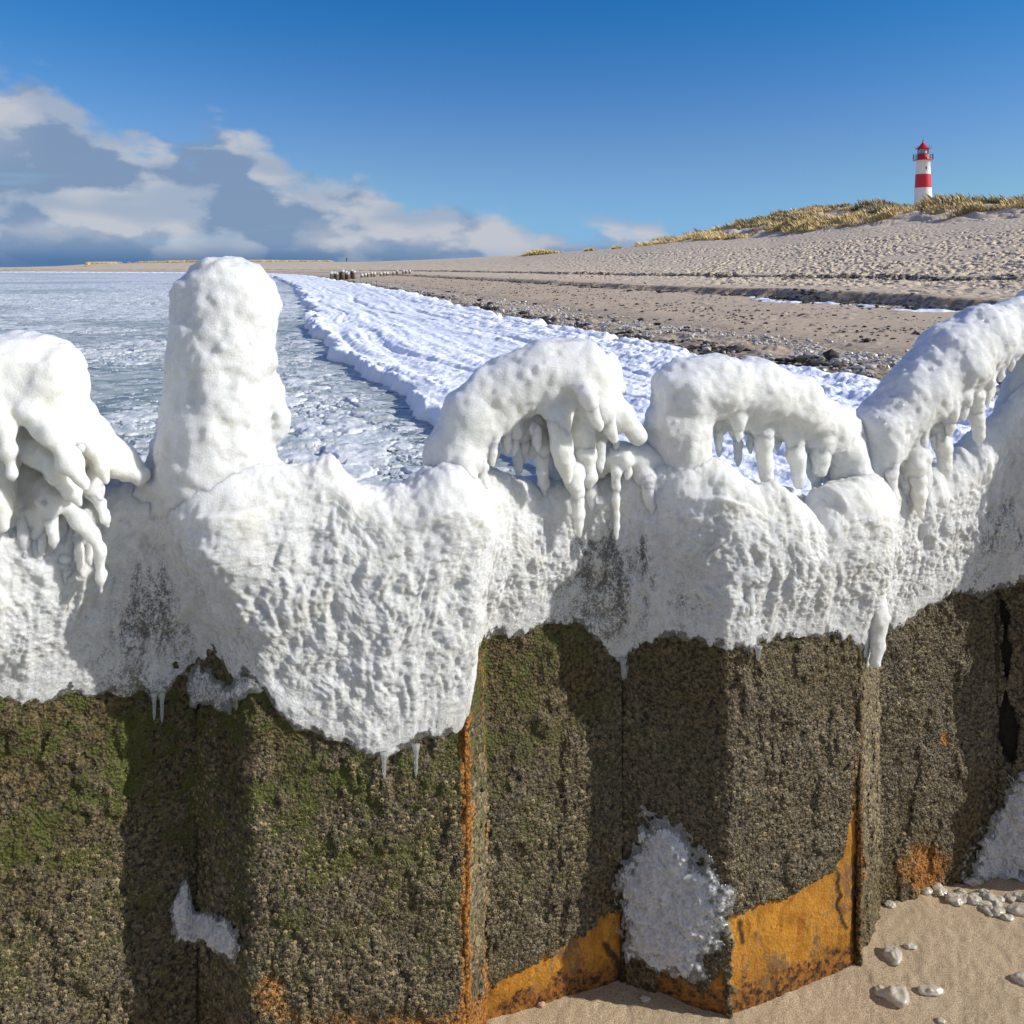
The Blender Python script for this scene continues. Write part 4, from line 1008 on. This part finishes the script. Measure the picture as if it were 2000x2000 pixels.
# left drooping mass
formation('ice_mushroom', 'bulging ice mass at the left end with many long drooping icicles', 'ice formation',
    [[(-60, 760, -.02, 110), (40, 740, -.03, 92), (90, 730, -.03, 76)], [(40, 735, -.03, 82), (100, 760, -.06, 70), (120, 830, -.06, 52)],
     [(110, 790, -.03, 58), (150, 850, -.03, 50), (205, 885, -.035, 32), (250, 905, -.04, 25), (280, 922, -.04, 15)],
     [(150, 850, -.04, 40), (215, 900, -.05, 28), (272, 932, -.05, 14)],
     [(60, 850, .03, 66), (90, 950, .04, 70), (120, 1040, .04, 60), (60, 1060, .04, 65)],
     [(-40, 820, -.05, 80), (-60, 950, -.04, 85), (0, 1010, .0, 60)],
     [(30, 770, -.07, 44), (66, 805, -.10, 26), (100, 845, -.115, 23), (138, 900, -.12, 20), (160, 940, -.12, 13), (169, 957, -.12, 7)],
     [(30, 850, -.03, 34), (75, 885, -.075, 25), (112, 925, -.09, 20), (140, 960, -.09, 15), (156, 986, -.09, 7)],
     [(110, 790, -.06, 34), (155, 840, -.085, 22), (185, 880, -.09, 17), (200, 910, -.09, 14), (208, 938, -.09, 7)],
     [(-10, 770, -.08, 40), (6, 830, -.11, 16), (16, 880, -.11, 11), (24, 925, -.11, 6), (27, 944, -.11, 3)],
     [(-20, 930, -.06, 45), (-5, 985, -.085, 26), (8, 1030, -.09, 14)],
     [(90, 930, .0, 40), (125, 975, -.045, 22), (155, 1015, -.06, 16), (183, 1048, -.065, 13), (196, 1078, -.065, 12), (198, 1125, -.062, 10), (199, 1156, -.06, 4)],
     [(60, 920, .0, 45), (85, 980, -.04, 24), (90, 1010, -.05, 18)]],
    [ic(140, 840, 160, 880, 13, -.10, 5), ic(165, 940, 212, 1024, 14, -.06, 6, 6), ic(180, 920, 197, 974, 14, -.055, 6), ic(12, 1010, 26, 1098, 11, -.045, 5),
     ic(38, 970, 52, 1100, 18, -.045, 9, 3), ic(66, 1000, 80, 1124, 17, -.04, 5), ic(84, 950, 106, 1070, 17, -.06, 7, 5), ic(112, 975, 134, 1132, 17, -.035, 8, 2),
     ic(150, 1010, 150, 1138, 13, -.03, 8), ic(172, 1010, 176, 1100, 12, -.03, 6)],
    k=.013, amp=(.009, .006, .0014), freq=(12, 34, 110), seed=210, grain=.26)
# column
formation('ice_column', 'tallest rounded ice column standing on the crust, fully covered post', 'ice formation',
    [[(432, 585, -.01, 86), (430, 680, -.01, 92), (422, 780, -.015, 90), (410, 860, -.018, 94), (402, 930, -.008, 98), (398, 985, .022, 90), (396, 1045, .070, 66)], [(448, 600, -.01, 82), (440, 780, -.01, 82)],
     [(515, 560, .02, 16), (533, 590, .02, 12)],
     [(500, 690, .02, 30), (522, 765, .02, 28), (538, 825, .02, 25), (536, 858, .02, 12)],
     [(345, 900, .0, 44), (305, 965, .01, 44), (290, 1010, .03, 40)], [(470, 900, -.005, 50), (500, 945, .0, 50), (530, 985, .02, 42)]],
    [], k=.026, amp=(.0065, .0075, .002), freq=(14, 36, 110), seed=222, grain=.45)
# centre hump
formation('ice_hump', 'hooked ice hump in the middle with yellowish icicles under it', 'ice formation',
    [[(895, 980, .03, 55), (890, 890, 0, 58), (925, 815, 0, 62), (985, 765, 0, 62), (1060, 735, -.01, 66), (1125, 730, -.02, 62), (1160, 745, -.02, 50)],
     [(1120, 740, -.02, 55), (1170, 790, -.03, 38), (1215, 815, -.03, 26), (1246, 850, -.03, 12)], [(1185, 720, .03, 30), (1205, 755, .03, 18)],
     [(1090, 790, .02, 48), (1150, 820, .02, 35)], [(985, 800, .03, 40), (1060, 830, .04, 32)]],
    [ic(1088, 800, 1110, 940, 26, -.06, 12, -2), ic(1040, 800, 1062, 968, 20, .00, 6, 6), ic(1128, 810, 1150, 950, 30, -.02, 10), ic(1122, 900, 1131, 1044, 17, -.03, 8, 2),
     ic(1150, 900, 1156, 992, 15, -.01, 8), ic(1140, 760, 1171, 836, 18, -.10, 5), ic(1175, 790, 1200, 860, 20, -.06, 9), ic(1098, 900, 1086, 1046, 17, .04, 5),
     ic(1015, 810, 1012, 930, 14, .02, 6), ic(985, 800, 992, 880, 12, -.03, 4), ic(940, 880, 947, 1045, 13, -.05, 5), ic(915, 900, 928, 1040, 13, -.06, 6), ic(965, 830, 962, 905, 10, -.04, 4)],
    k=.02, amp=(.012, .0055, .0015), freq=(12, 36, 110), seed=233, grain=.34)
formation('ice_bridge', 'narrow horizontal ice bar joining the hump to the ice ring', 'ice formation',
    [[(1165, 910, .01, 24), (1200, 888, .0, 22), (1250, 892, .0, 27), (1300, 905, .0, 40)], [(1250, 905, -.01, 26), (1268, 940, -.01, 20)]],
    [ic(1204, 890, 1204, 1048, 10, -.03, 6), ic(1262, 920, 1272, 998, 18, -.03, 6), ic(1222, 890, 1226, 930, 10, -.03, 5)],
    k=.015, amp=(.006, .004, .0012), seed=240, grain=.34)
# ring
formation('ice_ring', 'ring of ice with a window of hanging icicles in its opening', 'ice formation',
    [[(1345, 1010, .035, 74), (1328, 930, .01, 64), (1322, 840, 0, 60), (1340, 765, 0, 62), (1400, 752, -.01, 56), (1480, 760, -.01, 58), (1555, 790, -.01, 56), (1615, 835, 0, 46), (1650, 885, 0, 34), (1668, 940, 0, 42), (1660, 1010, 0, 62)],
     [(1440, 800, .01, 40), (1560, 830, .01, 36)], [(1640, 820, .02, 30), (1672, 850, .03, 22), (1680, 885, .03, 12)],
     [(1400, 960, .02, 50), (1450, 985, .03, 44), (1530, 1000, .03, 44), (1600, 1030, .03, 40)]],
    [ic(1486, 820, 1497, 946, 22, -.02, 14, 2), ic(1543, 820, 1560, 948, 24, -.02, 16, 4), ic(1580, 850, 1596, 968, 17, .02, 5), ic(1600, 850, 1604, 928, 24, -.03, 8),
     ic(1440, 800, 1443, 858, 15, -.03, 5), ic(1405, 810, 1404, 886, 11, .04, 4), ic(1440, 820, 1442, 906, 11, .05, 4), ic(1462, 815, 1466, 880, 10, .05, 4), ic(1620, 890, 1614, 962, 12, .03, 4),
     ic(1520, 830, 1520, 880, 10, .04, 4), ic(1460, 1080, 1468, 1200, 15, -.095, 5)],
    k=.02, amp=(.010, .006, .0018), freq=(12, 38, 115), seed=251, grain=.38)
# right arm
formation('ice_beam', 'slanting ice arm rising to the right with a fringe of icicles', 'ice formation',
    [[(1712, 900, 0, 40), (1725, 840, 0, 52), (1790, 770, 0, 62), (1860, 700, 0, 68), (1920, 660, 0, 62), (1985, 635, .01, 48), (2040, 620, .02, 46)],
     [(1700, 900, 0, 28), (1712, 980, -.03, 24), (1712, 1080, -.05, 20), (1712, 1200, -.075, 20), (1711, 1290, -.08, 11)],
     [(1770, 830, 0, 34), (1785, 900, .01, 28), (1790, 980, .03, 28)], [(1690, 940, .02, 36), (1690, 1000, .05, 40)]],
    [ic(1745, 850, 1738, 985, 17, -.05, 6), ic(1780, 850, 1800, 1010, 20, -.03, 8), ic(1800, 820, 1802, 876, 13, -.05, 5), ic(1822, 800, 1849, 930, 20, -.02, 5, 4),
     ic(1850, 790, 1855, 850, 14, -.05, 5), ic(1895, 750, 1911, 866, 20, -.03, 6, 4), ic(1880, 760, 1883, 815, 12, -.06, 5), ic(1925, 720, 1928, 790, 15, -.04, 5),
     ic(1950, 690, 1957, 740, 10, -.05, 3), ic(1972, 680, 1976, 715, 8, -.05, 3), ic(1760, 880, 1765, 990, 18, .0, 8)],
    k=.018, amp=(.009, .006, .0022), freq=(13, 38, 110), seed=262, grain=.45)
formation('ice_pillar', 'yellowish ice pillar at the right edge beneath the beam', 'ice formation',
    [[(2030, 610, .03, 50), (2018, 700, .03, 44), (2008, 790, .03, 50), (2000, 870, .04, 66), (1990, 940, .07, 66)], [(2060, 700, .03, 60), (2080, 900, .08, 80)]],
    [], k=.03, amp=(.008, .006, .0018), seed=271, grain=.4)

# ---- frost patches sticking to the lower wall
def frost(name, label, outline, thick, seed, dist=.013, tr=.3, soft=60, fr=30, grow=1.0):
    P = np.array(outline, float); P = (P - P.mean(0)) * grow + P.mean(0); x0, x1, y0, y1 = P[:, 0].min() - 60, P[:, 0].max() + 60, P[:, 1].min() - 60, P[:, 1].max() + 60
    t0, t1 = t_of(x0), t_of(x1); dm = float(depth_of((x0 + x1) / 2))
    z1 = CAMZ - (y0 - HOR) / F0 * dm; z0 = max(-.05, CAMZ - (y1 - HOR) / F0 * (dm + .1))
    T_, Z_ = np.meshgrid(np.arange(t0, t1, .0024), np.arange(z0, z1, .0024)); x, y, nx, ny = at(T_, path_s)
    px, py = proj(x, y, Z_)
    # soft distance to the outline
    cx, cy = P.mean(0); best = np.full(px.shape, 1e9)
    for i in range(len(P)):
        a = P[i]; b = P[(i + 1) % len(P)]; ab = b - a; t = np.clip(((px - a[0]) * ab[0] + (py - a[1]) * ab[1]) / (ab @ ab), 0, 1)
        best = np.minimum(best, np.hypot(px - a[0] - ab[0] * t, py - a[1] - ab[1] * t))
    sd_ = np.where(poly_in(px, py, [tuple(p) for p in P]), best, -best) / soft
    m_ = np.clip(sd_, -1, 1) + .7 * fbm(T_ * fr, Z_ * fr, o=5, seed=seed, g=.72)
    h_ = thick * np.clip(m_, 0, 1.2) + .007 * fbm(T_ * 85, Z_ * 85, o=3, seed=seed + 3, g=.75) * sm(m_, .1, .5)
    keep = m_ > .10
    V = np.stack([x + nx * (dist + h_), y + ny * (dist + h_), Z_], -1)
    kk = keep[:-1, :-1] & keep[1:, :-1] & keep[:-1, 1:] & keep[1:, 1:]
    thin_ = np.clip(tr + .9 * (1 - sm(m_, .1, .6)), 0, 1)
    org = V[keep].mean(0)
    V2, F2_, th = compact((V - org).reshape(-1, 3), gridfaces(*T_.shape, keep=kk), thin_)
    o = mesh(name, V2, F2_, M_ice, attrs={'thin': th, 'grain': np.ones(len(V2))}); o.location = org
    sd2 = o.modifiers.new('thickness', 'SOLIDIFY'); sd2.thickness = .004; sd2.offset = -1
    tag(o, label, 'frost patch')
path_s = path(.02)
frost('frost_patch', 'small white frost patch low in the left dark fold of the wall', [(335, 1790), (350, 1725), (375, 1705), (395, 1770), (430, 1770), (455, 1790), (480, 1830), (465, 1872), (440, 1850), (400, 1830), (345, 1830)], .008, 401, soft=26, tr=.36, grow=1.15)
frost('frost_patch', 'big fluffy frost patch low in the middle fold above orange rust', [(1270, 1600), (1330, 1610), (1370, 1660), (1415, 1720), (1410, 1790), (1385, 1850), (1350, 1900), (1300, 1885), (1240, 1850), (1205, 1780), (1215, 1700), (1250, 1650)], .017, 402, soft=60, tr=.34, grow=1.18)
frost('frost_patch', 'wide frost patch at the foot of the wall by the right edge', [(2080, 1480), (1985, 1500), (1950, 1560), (1900, 1620), (1875, 1680), (1890, 1715), (2100, 1715)], .016, 403, soft=50, tr=.36, grow=1.1)
frost('frost_patch', 'lacy dark frost under the notch in the ice crust', [(360, 1310), (400, 1280), (450, 1320), (500, 1310), (520, 1340), (480, 1380), (470, 1420), (430, 1370), (370, 1380)], .006, 404, soft=34, tr=.55)

# ------------------------------------------------------------------ clear drips on the rim
def m_clear():
    m, t, b, o, g = mat('clear_ice')
    b.inputs['Base Color'].default_value = (.9, .92, .92, 1); b.inputs['Transmission Weight'].default_value = .8; b.inputs['Roughness'].default_value = .12; b.inputs['IOR'].default_value = 1.2
    t.set(b, 'Normal', t.bump(t.noise(g, 150, 4, .6), .5, .002))
    return m
M_clear = m_clear()
for (px, y0, y1, r) in ((299, 1350, 1395, 4), (314, 1350, 1400, 4), (745, 1465, 1508, 4.5), (806, 1450, 1505, 4.5), (1207, 1285, 1318, 5), (1226, 1300, 1316, 5), (1465, 1262, 1282, 5)):
    t0 = float(t_of(px)); x, y, nx, ny = [float(q[0]) for q in at(np.array([t0]))]; d = y; q = d / F0
    P = []; x += nx * .022; y += ny * .022
    zs = np.linspace(y0 - 8, y1, 7); rr = [r * 1.8 * q, r * 1.3 * q, r * q, r * .9 * q, r * .85 * q, r * .7 * q, r * .3 * q]
    V, Fq = tube([(x, y, CAMZ - (z_ - HOR) * q) for z_ in zs], rr, 8)
    o = tmesh('rim_icicle', V - ice_org, Fq, M_clear, crust)

# ------------------------------------------------------------------ loose ice and a pebble on the sand
def m_chip():
    m, t, b, o, g = mat('chip_ice')
    n = t.noise(g, 60, 4, .6)
    t.set(b, 'Base Color', t.mix(n, (.60, .54, .43), (.80, .75, .64))); b.inputs['Transmission Weight'].default_value = .4; b.inputs['Subsurface Weight'].default_value = .3; b.inputs['Subsurface Scale'].default_value = .006; b.inputs['Coat Weight'].default_value = .6
    b.inputs['Roughness'].default_value = .22; b.inputs['IOR'].default_value = 1.25
    t.set(b, 'Normal', t.bump(n, .6, .003))
    return m
M_chip = m_chip(); M_peb = plain('pebble', (.55, .28, .18), .7, .2, 60)
def chip(px, py, wpx, hpx, shape, seed, label, group=None, m=None, name='ice_chip', cat='ice chip', rot=0):
    d = CAMZ * F0 / (py - HOR); x = (px - 1000) / F0 * d; w_ = wpx / F0 * d / 2; dp = (hpx / F0 * d) / 2 * 1.15; th = min(w_, dp) * .5
    nu, nv = 28, 16; V = []
    rg = np.random.default_rng(seed)
    u_ = np.arange(nu) * 2 * math.pi / nu; v_ = np.linspace(-math.pi / 2, math.pi / 2, nv)
    Uu, Vv = np.meshgrid(u_, v_)
    rad = np.ones_like(Uu)
    if shape == 'heart': rad = 1 - .28 * np.exp(-((np.angle(np.exp(1j * (Uu - math.pi * .5)))) / .45) ** 2) + .1 * np.cos(3 * (Uu - math.pi / 2 + math.pi))
    if shape == 'almond': rad = 1 + .18 * np.cos(2 * Uu) + .08 * np.cos(Uu)
    if shape == 'lump': rad = 1 + .35 * fbm(np.cos(Uu) * 2 + seed, np.sin(Uu) * 2, Vv * 1.5, o=3, seed=seed)
    if shape == 'round': rad = 1 + .06 * np.cos(3 * Uu + seed)
    cx = np.cos(Vv) ** .75 * np.cos(Uu) * rad; cy = np.cos(Vv) ** .75 * np.sin(Uu) * rad; cz = np.sin(Vv) * (1 + .5 * fbm(cx * 1.5 + seed, cy * 1.5, o=2, seed=seed + 1))
    nse = 1 + .22 * fbm(cx * 2.2 + seed, cy * 2.2, cz * 2.2, o=2, seed=seed)
    P = np.stack([cx * w_ * nse, cy * dp * nse, cz * th * nse], -1)
    ca, sa = math.cos(rot), math.sin(rot); P = np.stack([P[..., 0] * ca - P[..., 1] * sa, P[..., 0] * sa + P[..., 1] * ca, P[..., 2]], -1)
    i = np.arange(nu * nv).reshape(nv, nu); j = np.roll(i, -1, 1); Fq = np.stack([i[:-1], j[:-1], j[1:], i[1:]], -1).reshape(-1, 4)
    o = mesh(name, P.reshape(-1, 3), Fq, m or M_chip); o.location = (x, d, float(terrain(np.array([x]), np.array([d]))[0]) + th * .55)
    return tag(o, label, cat, group)
chip(1753, 1948, 46, 40, 'heart', 1, 'heart shaped clear ice chip alone on the open sand')
chip(1721, 1935, 24, 24, 'round', 2, 'small round ice bead touching the heart shaped chip')
chip(1816, 1935, 42, 24, 'almond', 3, 'almond shaped ice chip right of the heart shaped chip')
chip(1993, 1915, 30, 26, 'round', 4, 'rounded ice chip cut by the right frame edge on open sand')
chip(1745, 1866, 34, 36, 'lump', 5, 'crumbly crystalline ice lump below the wall corner')
chip(1778, 1849, 22, 14, 'almond', 6, 'flat tan ice chip beside the crumbly lump')
chip(1838, 1990, 16, 12, 'lump', 7, 'tiny ice crumb near the bottom frame edge')
chip(1807, 1737, 24, 26, 'round', 8, 'round ice disc, leftmost in the loose ice by the wall')
chip(1835, 1738, 26, 28, 'lump', 9, 'lumpy ice chip next to the leftmost round disc')
chip(1863, 1756, 30, 28, 'lump', 10, 'two lobed bright ice chip at the front of the ice cluster')
chip(1897, 1720, 38, 26, 'almond', 11, 'large pale ice slab at the back of the ice cluster')
chip(1990, 1712, 36, 22, 'almond', 12, 'long pale ice chip at the cluster end by the frost patch')
chip(1990, 1780, 40, 26, 'almond', 13, 'bright slanted ice chip on the right end of the cluster front')
chip(1738, 1766, 22, 16, 'lump', 14, 'pale ice crumb alone between the wall corner and the cluster')
rr = random.Random(4)
for q in range(24):
    px = rr.uniform(1872, 2040); py = 1738 + (px - 1872) * .28 + rr.gauss(0, 18)
    chip(px, py, rr.uniform(14, 34), rr.uniform(10, 24), rr.choice(['lump', 'almond', 'round', 'lump']), 30 + q, 'glassy ice chip heaped in the crowded middle of the ice cluster', 'ice chips crowded at the foot of the wall', rot=rr.uniform(-.6, .6))
chip(1056, 1966, 18, 14, 'round', 60, 'small pinkish pebble on the sand near the orange rust', None, M_peb, 'pebble', 'pebble')
chip(1260, 1950, 20, 14, 'lump', 61, 'grey white ice crumb on shaded sand below the middle fold')
